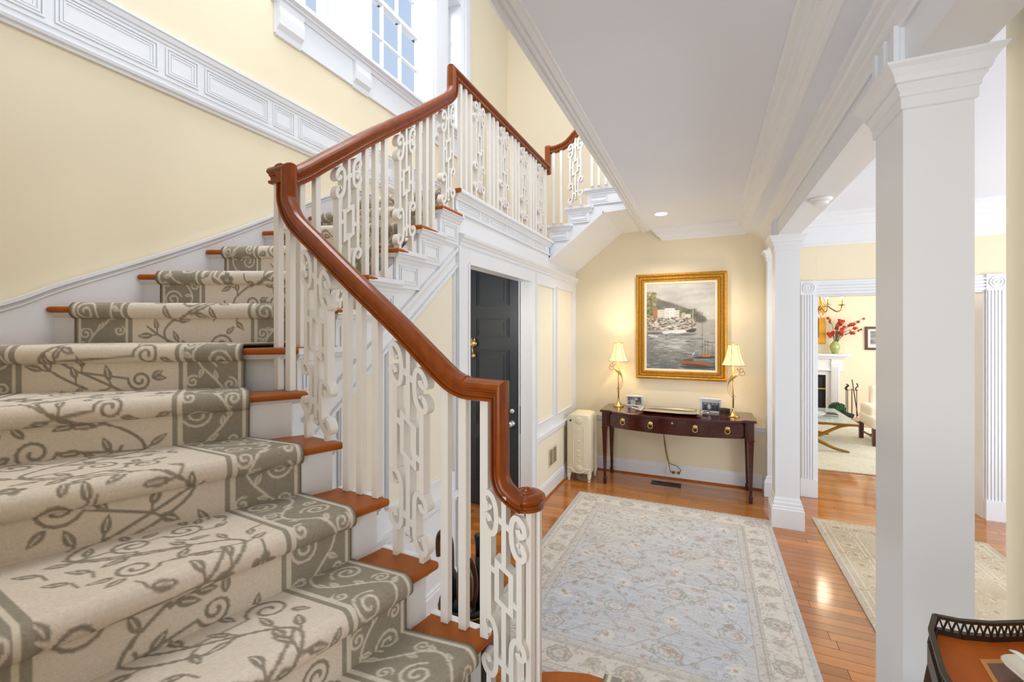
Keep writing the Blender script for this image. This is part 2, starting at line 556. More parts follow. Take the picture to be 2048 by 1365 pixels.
# --- walls ----------------------------------------------------------
w = MB()
w.box(-3.05, 1.2, FY, FY + 0.15, 0, 3.5).box(-3.05, -0.72, FY, FY + 0.15, 3.5, 6.95)
w.box(2.69, 3.7, FY, FY + 0.15, 0, 3.5).box(1.2, 2.69, FY, FY + 0.15, 2.41, 3.5)
struct('wall_far', w, 'yellow', 'pale yellow end wall of the hall and stairwell', 'wall')
w = MB()
w.box(-3.05, LX, -0.1, 6.4, 0, 4.45).box(-3.05, LX, -0.1, 2.30, 4.45, 6.95).box(-3.05, LX, 4.95, 6.4, 4.45, 6.95).box(-3.05, LX, 2.30, 4.95, 6.25, 6.95)
struct('wall_left', w, 'yellow', 'pale yellow stairwell wall with tall window', 'wall')
struct('wall_near', MB().box(-3.05, -0.95, -0.10, 0.08, 0, 3.2), 'yellow', 'pale yellow wall along the lower stair flight', 'wall')
struct('wall_right', MB().box(0.95, 1.10, -1.3, 2.083, 0, 3.36), 'yellow', 'pale yellow wall end close beside the small side table', 'wall')
w = MB()
w.box(0.2, 5.0, 12.25, 12.4, 0, 3.4).box(0.05, 0.2, 6.4, 12.4, 0, 3.4)
struct('wall_living', w, 'yellow', 'pale yellow wall of the living room around the fireplace', 'wall')
# under-stair wall with door opening
def zline(y): return 3.067 - 0.25 + (y - 2.856) * 0.776
w = MB()
def yz_prism(mb, poly, x0, x1):
    n = len(poly)
    vs = [(x0, p[0], p[1]) for p in poly] + [(x1, p[0], p[1]) for p in poly]
    fs = [tuple(range(n - 1, -1, -1)), tuple(range(n, 2 * n))] + [(i, (i + 1) % n, n + (i + 1) % n, n + i) for i in range(n)]
    return mb.add(vs, fs)
yz_prism(w, [(1.45, 0), (3.056, 0), (3.056, zline(3.056) - 0.05), (2.856, zline(2.856)), (1.45, zline(1.45))], DX - 0.11, DX)
w.box(DX - 0.11, DX, 3.056, 4.425, 2.52, 2.93).box(DX - 0.11, DX, 4.425, 5.05, 0, 2.93).box(DX - 0.11, DX, 5.05, FY, 0, 2.855)
struct('wall_door', w, 'white', 'white panelled wall under the stair landing with a doorway', 'wall')
w = MB()
w.box(-2.85, -1.90, 4.48, 4.56, 0, 2.9)
struct('wall_vestibule', w, 'white', 'white wall behind the dark door under the landing', 'wall')

# --- ceilings -------------------------------------------------------
c = MB()
c.box(-0.80, 3.7, -1.4, FY, ZC, 3.63).box(0.47, 0.70, -1.4, FY, 3.2, ZC)
struct('ceiling', c, 'ceiling_white', 'flat white hall ceiling edged with mouldings', 'ceiling')
struct('ceiling', MB().box(-3.05, 3.7, -1.4, 6.4, 6.9, 7.0), 'ceiling_white', 'white ceiling high over the stairwell', 'ceiling')
struct('ceiling', MB().box(0.05, 5.0, 6.4, 12.4, 3.3, 3.4), 'ceiling_white', 'white ceiling of the living room', 'ceiling')

# --- beam -----------------------------------------------------------
b = MB()
b.box(0.659, 0.855, -1.4, FY, 2.95, ZC)
struct('trim_1', b, 'white', 'deep white beam carried by the square columns', 'beam')

def crown(prof, p0, p1, out, m0=0.0, m1=0.0):
    """profile extruded with mitred ends"""
    mb = MB(); p0, p1, out = Vector(p0), Vector(p1), Vector(out)
    d = (p1 - p0).normalized(); n = len(prof); vs = []
    for a, z in prof: vs.append(p0 + out * a + Vector((0, 0, z)) - d * (a * m0))
    for a, z in prof: vs.append(p1 + out * a + Vector((0, 0, z)) + d * (a * m1))
    fs = [tuple(range(n)), tuple(range(2 * n - 1, n - 1, -1))] + [(i, n + i, n + (i + 1) % n, (i + 1) % n) for i in range(n)]
    return mb.add(vs, fs)
CROWN = [(0, 0), (0, -0.16), (0.012, -0.16), (0.018, -0.138), (0.03, -0.13), (0.034, -0.118), (0.06, -0.10), (0.064, -0.088), (0.072, -0.084),
         (0.076, -0.072), (0.084, -0.068), (0.088, -0.056), (0.098, -0.05), (0.102, -0.03), (0.12, -0.022), (0.13, -0.01), (0.13, 0)]
struct('trim_2', crown(CROWN, (-0.54, FY, ZC), (0.47, FY, ZC), (0, -1, 0), 1.2, -1), 'white', 'stepped white crown moulding over the painting wall', 'moulding')
struct('trim_3', crown(CROWN, (0.47, -1.4, ZC), (0.47, FY, ZC), (-1, 0, 0), 0, -1), 'white', 'stepped white crown moulding beside the beam', 'moulding')
CR2 = [(0, 0), (0, -0.10), (0.012, -0.10), (0.02, -0.085), (0.04, -0.07), (0.045, -0.055), (0.07, -0.04), (0.078, -0.025), (0.095, -0.018), (0.10, 0)]
struct('trim_4', crown(CR2, (0.659, -1.4, 3.2), (0.659, FY, 3.2), (-1, 0, 0)), 'white', 'narrow white cornice where beam meets ceiling', 'moulding')
WELL = [(0, 0.26), (0, -0.012), (0.014, -0.026), (0.03, -0.026), (0.034, -0.018), (0.044, -0.018), (0.048, -0.026), (0.058, -0.026), (0.062, -0.016),
        (0.072, -0.016), (0.078, -0.022), (0.10, -0.012), (0.112, -0.010), (0.116, 0), (0.118, 0.02)]
struct('trim_5', crown(WELL, (-0.812, -1.4, ZC), (-0.812, FY, ZC), (1, 0, 0)), 'white', 'ribbed white moulding edging the stairwell opening', 'moulding')
CR3 = [(0, 0), (0, -0.37), (0.012, -0.37), (0.016, -0.345), (0.03, -0.335), (0.03, -0.15), (0.045, -0.14), (0.06, -0.11), (0.10, -0.07), (0.105, -0.05), (0.15, -0.02), (0.15, 0)]
struct('trim_6', crown(CR3, (0.86, FY, ZC), (3.7, FY, ZC), (0, -1, 0)), 'white', 'deep white cornice above the living room doorway', 'moulding')
CR4 = [(0, 0), (0, -0.20), (0.02, -0.2), (0.04, -0.16), (0.1, -0.08), (0.13, -0.02), (0.13, 0)]
struct('trim_7', crown(CR4, (LX, -0.1, 6.9), (LX, FY, 6.9), (1, 0, 0), 0, -1), 'white', 'white cornice at the top of the stairwell', 'moulding')

# --- baseboards, chair rails ------------------------------------------
BASE = [(0, 0), (0.018, 0), (0.018, 0.155), (0.013, 0.165), (0.013, 0.18), (0.006, 0.19), (0, 0.19)]
CHAIR = [(0, 0.70), (0.01, 0.70), (0.012, 0.715), (0.022, 0.73), (0.022, 0.765), (0.034, 0.772), (0.034, 0.782), (0, 0.782)]
SHOE = [(0, 0), (0.018, 0), (0.016, 0.012), (0.0, 0.02)]
struct('baseboard_far', crown(BASE, (-1.74, FY, 0), (0.70, FY, 0), (0, -1, 0)), 'white', 'tall white baseboard behind the console table', 'baseboard')
struct('trim_8', crown(CHAIR, (-1.74, FY, 0), (0.68, FY, 0), (0, -1, 0)), 'white', 'white chair rail behind the console table', 'moulding')
struct('trim_9', crown(SHOE, (-1.74, FY - 0.019, 0), (0.68, FY - 0.019, 0), (0, -1, 0)), 'tread_wood', 'thin wood shoe moulding along the painting wall', 'moulding')
struct('baseboard_door', crown(BASE, (DX, 4.57, 0), (DX, FY, 0), (1, 0, 0)), 'white', 'tall white baseboard beside the radiator', 'baseboard')
struct('trim_10', crown(CHAIR, (DX, 4.565, 0), (DX, FY, 0), (1, 0, 0)), 'white', 'white chair rail between doorway and radiator', 'moulding')
struct('trim_11', crown(SHOE, (DX + 0.019, 4.57, 0), (DX + 0.019, 5.6, 0), (1, 0, 0)), 'tread_wood', 'thin wood shoe moulding beside the radiator', 'moulding')
struct('baseboard_stair', crown(BASE, (DX, 1.5, 0), (DX, 2.885, 0), (1, 0, 0)), 'white', 'tall white baseboard below the stair panels', 'baseboard')
struct('trim_12', crown(CHAIR, (DX, 1.5, 0), (DX, 2.885, 0), (1, 0, 0)), 'white', 'white chair rail below the stair panels', 'moulding')
CORN = [(0, 2.655), (0.012, 2.655), (0.016, 2.68), (0.028, 2.69), (0.03, 2.70), (0.045, 2.715), (0.05, 2.735), (0.0, 2.75)]
struct('trim_13', crown(CORN, (DX, 2.93, 0), (DX, FY, 0), (1, 0, 0)), 'white', 'thin white cornice above the under-stair doorway', 'moulding')

# --- under-stair doorway casing, panels --------------------------------
cs = MB()
cs.box(DX, DX + 0.022, 2.888, 3.056, 0, 2.62).box(DX, DX + 0.03, 2.888, 2.912, 0, 2.62).box(DX, DX + 0.03, 3.036, 3.06, 0, 2.52)
cs.box(DX, DX + 0.022, 4.425, 4.562, 0, 2.62).box(DX, DX + 0.03, 4.42, 4.44, 0, 2.52).box(DX, DX + 0.03, 4.542, 4.562, 0, 2.62)
cs.box(DX, DX + 0.022, 3.056, 4.425, 2.52, 2.62).box(DX, DX + 0.03, 3.056, 4.425, 2.515, 2.535)
struct('trim_14', cs, 'white', 'white casing around the under-stair doorway', 'casing')

pn = MB(); fr = MB()
def panel_yz(poly, name='panel_cream'):
    p = MB(); yz_prism(p, poly, DX, DX + 0.004)
    o = p.build('cream_panel', 'panel_cream')
    o['kind'] = STRUCT
    n = len(poly)
    f = MB()
    for i in range(n):
        a = Vector((poly[i][0], poly[i][1])); q = Vector((poly[(i + 1) % n][0], poly[(i + 1) % n][1]))
        f.ribbon([a, q], 0.022, 0.014, lambda u, v, d: (DX + 0.008 + d, u, v))
        f.ribbon([a, q], 0.008, 0.024, lambda u, v, d: (DX + 0.010 + d, u, v))
    f.build('panel_bead', 'white', o)
    return o
def diag(y): return 2.588 + (y - 2.856) * 0.753 - 0.135
P = []
P.append(panel_yz([(4.60, 0.93), (5.19, 0.93), (5.19, 2.515), (4.60, 2.515)]))
P.append(panel_yz([(5.325, 0.93), (6.0, 0.93), (6.0, 2.53), (5.325, 2.53)]))
P.append(panel_yz([(2.09, 0.93), (2.84, 0.93), (2.84, diag(2.84)), (2.09, diag(2.09))]))
P.append(panel_yz([(1.72, 0.93), (2.0, 0.93), (2.0, diag(2.0)), (1.72, diag(1.72))]))
for i, (o, l) in enumerate(zip(P, ['tall cream wall panel beside the doorway', 'tall cream wall panel nearest the radiator corner',
                                   'cream spandrel panel with sloping top beside the doorway', 'narrow cream spandrel panel under the lower steps'])):
    o.name = 'trim_%d' % (15 + i); tag(o, l, 'panel')
pl = MB(); yz_prism(pl, [(4.565, 0.19), (6.24, 0.19), (6.24, 0.70), (4.565, 0.70)], DX, DX + 0.004)
struct('trim_19', pl, 'panel_cream', 'cream dado panel behind the radiator', 'panel')
# diagonal string moulding under the steps
dg = MB()
for off, wd, dp in ((0.0, 0.02, 0.03), (-0.125, 0.014, 0.022)):
    dg.ribbon([(1.5, 2.588 + (1.5 - 2.856) * 0.753 + off), (2.93, 2.588 + (2.93 - 2.856) * 0.753 + off)], wd, dp, lambda u, v, d: (DX + 0.008 + d, u, v))
struct('trim_20', dg, 'white', 'sloping white string moulding under the steps', 'moulding')

# --- living room doorway casing -----------------------------------------
def fluted(mb, x0, x1, z0, z1):
    mb.box(x0, x1, FY - 0.018, FY, z0, z1)
    n = 5; wd = (x1 - x0)
    for k in range(n):
        a = x0 + wd * (0.08 + 0.84 * k / n)
        mb.box(a, a + wd * 0.10, FY - 0.028, FY - 0.017, z0, z1)
def head(mb, x0, x1, z0, z1):
    mb.box(x0, x1, FY - 0.018, FY, z0, z1)
    for k in range(4):
        a = z0 + (z1 - z0) * (0.08 + 0.84 * k / 4)
        mb.box(x0, x1, FY - 0.03, FY - 0.017, a, a + (z1 - z0) * 0.11)
dc = empty('door_1', (1.95, FY, 0), 'white fluted casing of the living room doorway with rosette blocks', 'doorway', kind=STRUCT)
m_ = MB(); fluted(m_, 1.04, 1.20, 0.21, 2.41); m_.box(1.035, 1.205, FY - 0.036, FY, 0, 0.21); m_.build('casing', 'white', dc)
m_ = MB(); fluted(m_, 2.69, 2.85, 0.21, 2.41); m_.box(2.685, 2.855, FY - 0.036, FY, 0, 0.21); m_.build('casing', 'white', dc)
m_ = MB(); head(m_, 1.205, 2.685, 2.41, 2.575); m_.build('header', 'white', dc)
for xx in (1.035, 2.685):
    m_ = MB(); m_.box(xx, xx + 0.17, FY - 0.034, FY, 2.41, 2.58)
    for r0, r1, d in ((0.066, 0.052, 0.010), (0.040, 0.030, 0.012)):
        pts = [(xx + 0.085 + (r0 + r1) / 2 * math.cos(a), FY - 0.036, 2.495 + (r0 + r1) / 2 * math.sin(a)) for a in np.linspace(0, 2 * PI, 25)[:-1]]
        m_.tube(pts, 0.008, 6, True)
    m_.sphere((xx + 0.085, FY - 0.034, 2.495), 0.016, 0.012, 0.016)
    m_.build('rosette_block', 'white', dc)
m_ = MB(); m_.box(1.202, 1.216, FY, FY + 0.16, 0, 2.392).box(2.674, 2.688, FY, FY + 0.16, 0, 2.392).box(1.202, 2.688, FY, FY + 0.16, 2.393, 2.408)
m_.build('jamb', 'white', dc)

d3 = empty('door_3', (2.72, 6.8, 0), 'white door standing open inside the living room doorway', 'door', kind=STRUCT)
MB().box(2.70, 2.742, 6.43, 7.25, 0.01, 2.39).build('leaf', 'white', d3)
for z0, z1 in ((0.25, 0.95), (1.15, 2.2)):
    MB().ring(6.56, 7.12, z0, z1, 0.02, 0.012, lambda u, v, d: (2.70 + d, u, v)).build('door_panel', 'white', d3)

# --- pilaster at the end of the beam -------------------------------------
t = empty('pilaster', (0.76, FY - 0.08, 0), 'flat white pilaster under the beam end beside the painting wall', 'pilaster')
m_ = MB(); m_.square_lathe(0.765, FY - 0.123, 0.095, 0.07, [(0.24, 0), (2.96, 0)]); m_.build('shaft', 'white', t)
m_ = MB(); m_.square_lathe(0.765, FY - 0.123, 0.095, 0.07, [(0, 0.035), (0.17, 0.035), (0.18, 0.03), (0.2, 0.025), (0.21, 0.015), (0.235, 0.013), (0.245, 0.0)]); m_.build('base', 'white', t)
m_ = MB(); m_.square_lathe(0.765, FY - 0.123, 0.095, 0.07, [(2.82, 0.0), (2.825, 0.01), (2.86, 0.01), (2.87, 0.018), (2.90, 0.02), (2.94, 0.05), (2.95, 0.05)]); m_.build('capital', 'white', t)

# --- columns -------------------------------------------------------------
def column(cx, cy, hx, hy, label):
    t = empty('column', (cx, cy, 0), label, 'column', 'square white columns carrying the beam')
    MB().square_lathe(cx, cy, hx, hy, [(0.29, 0), (2.80, 0)]).build('shaft', 'white', t)
    MB().square_lathe(cx, cy, hx, hy, [(0, 0.036), (0.188, 0.036), (0.196, 0.030), (0.215, 0.029), (0.222, 0.022), (0.25, 0.020), (0.262, 0.013), (0.285, 0.010), (0.305, 0.0)]).build('base', 'white', t)
    MB().square_lathe(cx, cy, hx, hy, [(2.795, 0), (2.80, 0.008), (2.838, 0.009), (2.842, 0.014), (2.855, 0.014), (2.876, 0.026), (2.882, 0.024),
                                       (2.886, 0.032), (2.905, 0.036), (2.93, 0.050), (2.942, 0.062), (2.95, 0.064)]).build('capital', 'white', t)
    k = MB()
    for i in range(5):
        k.box(0.659 - 0.030 + (0.012 if i % 2 else 0), 0.66, cy - 0.13 + i * 0.048, cy - 0.13 + (i + 0.72) * 0.048, 2.952, 3.115)
    k.box(0.659 - 0.012, 0.66, cy - 0.135, cy + 0.115, 2.951, 3.12)
    k.build('fluted_block', 'white', t)
    return t
column(0.75, 2.17, 0.097, 0.14, 'square white column closest to the camera beside the small side table')
column(0.748, 5.272, 0.107, 0.107, 'square white column near the console table and living room doorway')

# --- left wall frieze ---------------------------------------------------
fz = empty('trim_21', (LX, 3, 3.4), 'white panelled frieze band across the stairwell wall', 'frieze', kind=STRUCT)
m_ = MB(); m_.box(LX, LX + 0.02, 0.0, FY, 3.42, 3.66); m_.build('backing', 'white', fz)
LEDGE = [(0, 3.36), (0.014, 3.36), (0.018, 3.375), (0.03, 3.38), (0.034, 3.395), (0.022, 3.40), (0.022, 3.425), (0.028, 3.43), (0.028, 3.44), (0, 3.445)]
CAP = [(0, 3.63), (0.026, 3.63), (0.028, 3.645), (0.036, 3.65), (0.042, 3.675), (0.05, 3.68), (0.05, 3.695), (0, 3.70)]
crown(LEDGE, (LX, 0, 0), (LX, FY, 0), (1, 0, 0)).build('lower_moulding', 'white', fz)
crown(CAP, (LX, 0, 0), (LX, FY, 0), (1, 0, 0)).build('upper_moulding', 'white', fz)
y = 0.35; k = 0
while y < 6.0:
    L = 0.42 if k % 2 == 0 else 0.17
    m_ = MB()
    for o_, d_ in ((0.0, 0.012), (0.016, 0.008), (0.03, 0.005)):
        a0, a1, z0, z1 = y + o_, y + L - o_, 3.462 + o_, 3.612 - o_
        m_.ring(a0, a1, z0, z1, 0.009, 0.010, lambda u, v, d: (LX + 0.016 + d_ * 0.5 + d, u, v))
    m_.build('frieze_panel', 'white', fz)
    y += L + 0.045; k += 1

# --- window in the stairwell ----------------------------------------------
wn = empty('window_1', (LX, 3.6, 4.45), 'tall triple sash window with white frame high over the stair', 'window', kind=STRUCT)
SILL = [(0, 4.36), (0.03, 4.36), (0.045, 4.385), (0.06, 4.39), (0.06, 4.405), (0.09, 4.415), (0.09, 4.445), (0.08, 4.455), (-0.2, 4.455), (-0.2, 4.36)]
crown(SILL, (LX, 2.17, 0), (LX, 5.08, 0), (1, 0, 0)).build('sill', 'white', wn)
MB().box(LX, LX + 0.02, 2.19, 5.06, 4.14, 4.37).build('apron', 'white', wn)
for a, b_ in ((2.20, 2.41), (2.95, 3.14), (4.20, 4.39), (4.85, 5.05)):
    crown([(0, 4.13), (0.02, 4.13), (0.025, 4.17), (0.055, 4.20), (0.062, 4.27), (0.05, 4.33), (0.06, 4.365), (0, 4.37)], (LX, a, 0), (LX, b_, 0), (1, 0, 0)).build('bracket', 'white', wn)
def post(a, b_, name):
    m_ = MB(); m_.box(LX - 0.18, LX + 0.022, a, b_, 4.455, 6.25)
    m_.box(LX + 0.02, LX + 0.045, a + 0.02, b_ - 0.02, 4.455, 6.25).box(LX + 0.03, LX + 0.06, a + 0.07, b_ - 0.07, 4.455, 6.25)
    m_.build(name, 'white', wn)
post(2.26, 2.45, 'casing'); post(2.76, 3.18, 'mullion_post'); post(4.12, 4.48, 'mullion_post'); post(4.80, 5.02, 'casing')
def sash(y0, y1, z0, z1, xs, cols, rows):
    m_ = MB()
    for a, b_, c_, d_ in ((y0, y0 + 0.045, z0, z1), (y1 - 0.045, y1, z0, z1), (y0, y1, z0, z0 + 0.06), (y0, y1, z1 - 0.045, z1)):
        m_.box(xs - 0.02, xs + 0.02, a, b_, c_, d_)
    s_ = m_.build('sash', 'white', wn)
    bar = MB()
    for k in range(1, cols):
        yy = y0 + 0.045 + (y1 - y0 - 0.09) * k / cols; bar.box(xs - 0.015, xs + 0.015, yy - 0.012, yy + 0.012, z0, z1)
    for k in range(1, rows):
        zz = z0 + 0.06 + (z1 - z0 - 0.105) * k / rows; bar.box(xs - 0.015, xs + 0.015, y0, y1, zz - 0.012, zz + 0.012)
    bar.build('glazing_bars', 'white', s_)
    for i in range(cols):
        for j in range(rows):
            ya = y0 + 0.045 + (y1 - y0 - 0.09) * i / cols; yb = y0 + 0.045 + (y1 - y0 - 0.09) * (i + 1) / cols
            za = z0 + 0.06 + (z1 - z0 - 0.105) * j / rows; zb = z0 + 0.06 + (z1 - z0 - 0.105) * (j + 1) / rows
            MB().box(xs - 0.002, xs + 0.002, ya + 0.01, yb - 0.01, za + 0.01, zb - 0.01).build('pane', 'glass', s_)
sash(3.18, 4.12, 4.50, 5.31, LX - 0.14, 3, 2)
sash(3.18, 4.12, 5.27, 6.10, LX - 0.18, 3, 2)
sash(2.45, 2.76, 4.50, 5.31, LX - 0.14, 1, 2); sash(2.45, 2.76, 5.27, 6.10, LX - 0.18, 1, 2)
sash(4.48, 4.80, 4.50, 5.31, LX - 0.14, 1, 2); sash(4.48, 4.80, 5.27, 6.10, LX - 0.18, 1, 2)
MB().box(LX - 0.2, LX + 0.02, 2.26, 5.02, 6.10, 6.26).build('head', 'white', wn)

# --- dark door in the vestibule --------------------------------------------
dr = empty('door_2', (-2.32, 4.42, 0), 'charcoal panelled door with brass knocker seen through the under-stair doorway', 'door', kind=STRUCT)
yd = 4.42
MB().box(-2.77, -1.880, yd, yd + 0.045, 0.01, 2.76).build('leaf', 'door_black', dr)
MB().box(-1.879, -1.868, yd - 0.0005, yd + 0.0455, 0.009, 2.761).build('leaf_edge', 'white', dr)
for (xa, xb) in ((-2.40, -2.00), (-2.66, -2.50)):
    for z0, z1 in ((0.28, 0.78), (0.92, 1.155), (1.27, 1.765), (1.915, 2.125), (2.27, 2.66)):
        m_ = MB()
        for o_, d_ in ((0.0, 0.012), (0.02, 0.007)):
            a0, a1, b0, b1 = xa + o_, xb - o_, z0 + o_, z1 - o_
            m_.ring(a0, a1, b0, b1, 0.012, 0.014, lambda u, v, d: (u, yd - d_ + 0.004 + d, v))
        m_.box(xa + 0.06, xb - 0.06, yd - 0.006, yd + 0.001, z0 + 0.05, z1 - 0.05)
        m_.build('door_panel', 'door_black', dr)
m_ = MB(); m_.lathe([(0.032, 0), (0.032, -0.008), (0.014, -0.012), (0.012, -0.04), (0.028, -0.05), (0.032, -0.065), (0.022, -0.08)], (-1.955, yd, 0.963), 16, 'Y'); m_.build('knob', 'chrome', dr, True)
m_ = MB(); m_.lathe([(0.028, 0), (0.028, -0.01), (0.018, -0.02), (0.01, -0.024)], (-1.955, yd, 1.10), 16, 'Y'); m_.build('deadbolt', 'chrome', dr, True)
m_ = MB(); m_.box(-1.867, -1.862, yd + 0.006, yd + 0.03, 0.86, 1.16); m_.build('lock_plate', 'dark_metal', dr)
m_ = MB(); m_.sphere((-2.425, yd - 0.03, 1.84), 0.05, 0.03, 0.04); m_.sphere((-2.460, yd - 0.05, 1.825), 0.03, 0.03, 0.018)
m_.lathe([(0.02, 0), (0.002, 0.05)], (-2.410, yd - 0.03, 1.865), 8); m_.lathe([(0.016, 0), (0.002, 0.045)], (-2.445, yd - 0.03, 1.865), 8)
m_.tube([(-2.430, yd - 0.05, 1.82), (-2.425, yd - 0.055, 1.76), (-2.420, yd - 0.05, 1.71)], 0.008); m_.sphere((-2.420, yd - 0.04, 1.70), 0.03, 0.02, 0.028)
m_.build('knocker', 'brass', dr, True)

# ================================================================== STAIRCASE
V2 = Vector
RT = {4: (-0.436, 1.36), 5: (-0.666, 1.36), 6: (-0.893, 1.365), 7: (-1.124, 1.372), 8: (-1.37, 1.382), 9: (-1.60, 1.405), 10: (-1.685, 1.42),
      11: (-1.68, 1.651), 12: (-1.68, 1.872), 13: (-1.68, 2.125), 14: (-1.68, 2.364), 15: (-1.68, 2.611), 16: (-1.68, 2.856)}
RB = {4: (-0.436, 1.31), 5: (-0.666, 1.31), 6: (-0.893, 1.315), 7: (-1.124, 1.322), 8: (-1.37, 1.332), 9: (-1.63, 1.345), 10: (-1.74, 1.435),
      11: (-1.74, 1.651), 12: (-1.74, 1.872), 13: (-1.74, 2.125), 14: (-1.74, 2.364), 15: (-1.74, 2.611), 16: (-1.74, 2.856)}
LT = {4: (-0.60, 0.09), 5: (-0.88, 0.09), 6: (-1.14, 0.09), 7: (-1.42, 0.09), 8: (-1.89, 0.09), 9: (-2.44, 0.09), 10: (-2.82, 0.56),
      11: (-2.82, 0.985), 12: (-2.82, 1.345), 13: (-2.82, 1.70), 14: (-2.82, 2.075), 15: (-2.82, 2.46), 16: (-2.82, 2.83)}
def back(p, q, off):
    """shift line p-q backwards (up the stair) by off"""
    d = (V2(q) - V2(p)).normalized()
    n = V2((-d.y, d.x))
    if n.dot(V2((-0.6, 0.8))) < 0 and n.x > 0: n = -n
    return V2(p) + n * off, V2(q) + n * off
def up_normal(k):
    d = (V2(LT[k]) - V2(RT[k])).normalized()
    n = V2((d.y, -d.x))           # candidate
    m = (V2(RT[min(k + 1, 16)]) + V2(LT[min(k + 1, 16)]) - V2(RT[k]) - V2(LT[k])) if k < 16 else V2((0, 1))
    return n if n.dot(m) > 0 else -n
OV = 0.032
stairs = empty('staircase', (-1.5, 1.4, 0), 'curving white staircase with stained wood treads climbing to a landing', 'staircase')
def quad_prism(P, z0, z1): return MB().prism([tuple(p) for p in P], z0, z1)
for k in range(5, 16):
    z = k * R_
    n0, n1 = up_normal(k), up_normal(k + 1)
    r0, l0 = V2(RB[k]) + n0 * OV, V2(LT[k]) + n0 * OV
    r1, l1 = V2(RB[k + 1]) + n1 * OV, V2(LT[k + 1]) + n1 * OV
    poly = [r0, r1, l1] + ([V2((-2.82, 0.09))] if k == 9 else []) + [l0]
    zb = 0.0 if k < 9 else (z - R_ - 0.06 if k > 10 else z - R_ - 0.2)
    quad_prism(poly, zb, z - 0.030).build('riser_block', 'white', stairs)
    # stained tread with nosing
    tr = [V2(RT[k]), V2(RT[k + 1]) + n1 * OV, l1 + n1 * 0.0] + ([V2((-2.82, 0.09))] if k == 9 else []) + [V2(LT[k])]
    o = quad_prism(tr, z - 0.030, z).build('tread', 'tread_wood', stairs, bevel=0.012, seg=3)
    # small cove under the nosing
    c0, c1 = V2(RT[k]) + n0 * 0.012, V2(LT[k]) + n0 * 0.012
    d = (c1 - c0).normalized()
    c0 = c0 + d * 0.03
    MB().extrude([(0, -0.030), (0.020, -0.052), (0.03, -0.052), (0.03, -0.030)], (*c0, z), (*c1, z), (*n0, 0)).build('cove_moulding', 'white', stairs)
    if k <= 9:
        e0, e1 = V2(RT[k]), V2(RT[k + 1]) + n1 * OV
        de = (e1 - e0).normalized(); ne = V2((de.y, -de.x))
        if ne.y > 0: ne = -ne
        a0_ = e0 + de * 0.045; a1_ = e1
        MB().prism([tuple(a0_ - ne * 0.004), tuple(a1_ - ne * 0.004), tuple(a1_ + ne * 0.022), tuple(a0_ + de * 0.02 + ne * 0.022)], z - 0.034, z + 0.0015).build('return_nosing', 'white', stairs)
    if k >= 10:
        # decorated step end on the hall side
        ya, yb = RT[k][1], RT[k + 1][1]
        m_ = MB()
        m_.box(-1.745, -1.728, ya + 0.03, yb + 0.035, z - 0.235, z - 0.03)
        m_.extrude([(0, -0.075), (0.008, -0.075), (0.012, -0.06), (0.022, -0.05), (0.028, -0.035), (0.036, -0.03), (0, -0.03)], (-1.728, ya + 0.02, z), (-1.728, yb + 0.06, z), (1, 0, 0))
        m_.box(-1.74, -1.683, ya + 0.004, yb + 0.05, z - 0.031, z - 0.004)
        eb = m_.build('step_end', 'white', stairs)
        f = MB()
        for o_ in (0.0, 0.018):
            a0, a1, z0, z1 = ya + 0.065 + o_, yb + 0.005 - o_, z - 0.205 + o_, z - 0.095 - o_
            f.ring(a0, a1, z0, z1, 0.008, 0.010, lambda u, v, d: (-1.726 + d, u, v))
        f.build('panel_bead', 'white', eb)
# string wall behind step ends
w = MB(); 
yz_prism(w, [(1.44, 1.5), (2.86, zline(2.86) - 0.16), (2.86, zline(2.86) + 0.16), (1.44, zline(1.44) + 0.1)], -1.80, -1.7465)
w.build('stringer', 'white', stairs)
# landing
lz = 16 * R_
MB().box(LX, -1.75, 2.89, FY, lz - 0.16, lz - 0.03).build('landing_frame', 'white', stairs)
MB().prism([(-1.69, 2.856), (-1.69, 5.05), (-1.76, 5.05), (-1.76, FY), (-2.84, FY), (-2.84, 2.83)], lz - 0.03, lz).build('landing_board', 'tread_wood', stairs)
m_ = MB(); m_.box(-1.80, -1.744, 2.88, 5.06, 2.90, lz - 0.03); m_.build('landing_fascia', 'white', stairs)
m_ = MB()
m_.extrude([(0, -0.075), (0.010, -0.075), (0.014, -0.06), (0.026, -0.048), (0.032, -0.034), (0.055, -0.03), (0.06, -0.02), (0.06, -0.004), (0.0, 0.004)], (-1.744, 2.87, lz), (-1.744, 5.06, lz), (1, 0, 0))
m_.build('landing_cornice', 'white', stairs)
m_ = MB(); m_.extrude([(0, 2.895), (0.016, 2.895), (0.018, 2.905), (0.01, 2.915), (0, 2.92)], (-1.744, 2.88, 0), (-1.744, 5.06, 0), (1, 0, 0)); m_.build('landing_bead', 'white', stairs)
y = 2.93; k = 0
while y < 4.9:
    L = 0.33 if k % 2 == 0 else 0.13
    m_ = MB()
    for o_ in (0.0, 0.014):
        a0, a1, z0, z1 = y + o_, min(y + L, 5.02) - o_, 2.935 + o_, 2.985 - o_
        m_.ring(a0, a1, z0, z1, 0.006, 0.010, lambda u, v, d: (-1.742 + d, u, v))
    m_.build('fascia_panel', 'white', stairs)
    y += L + 0.04; k += 1
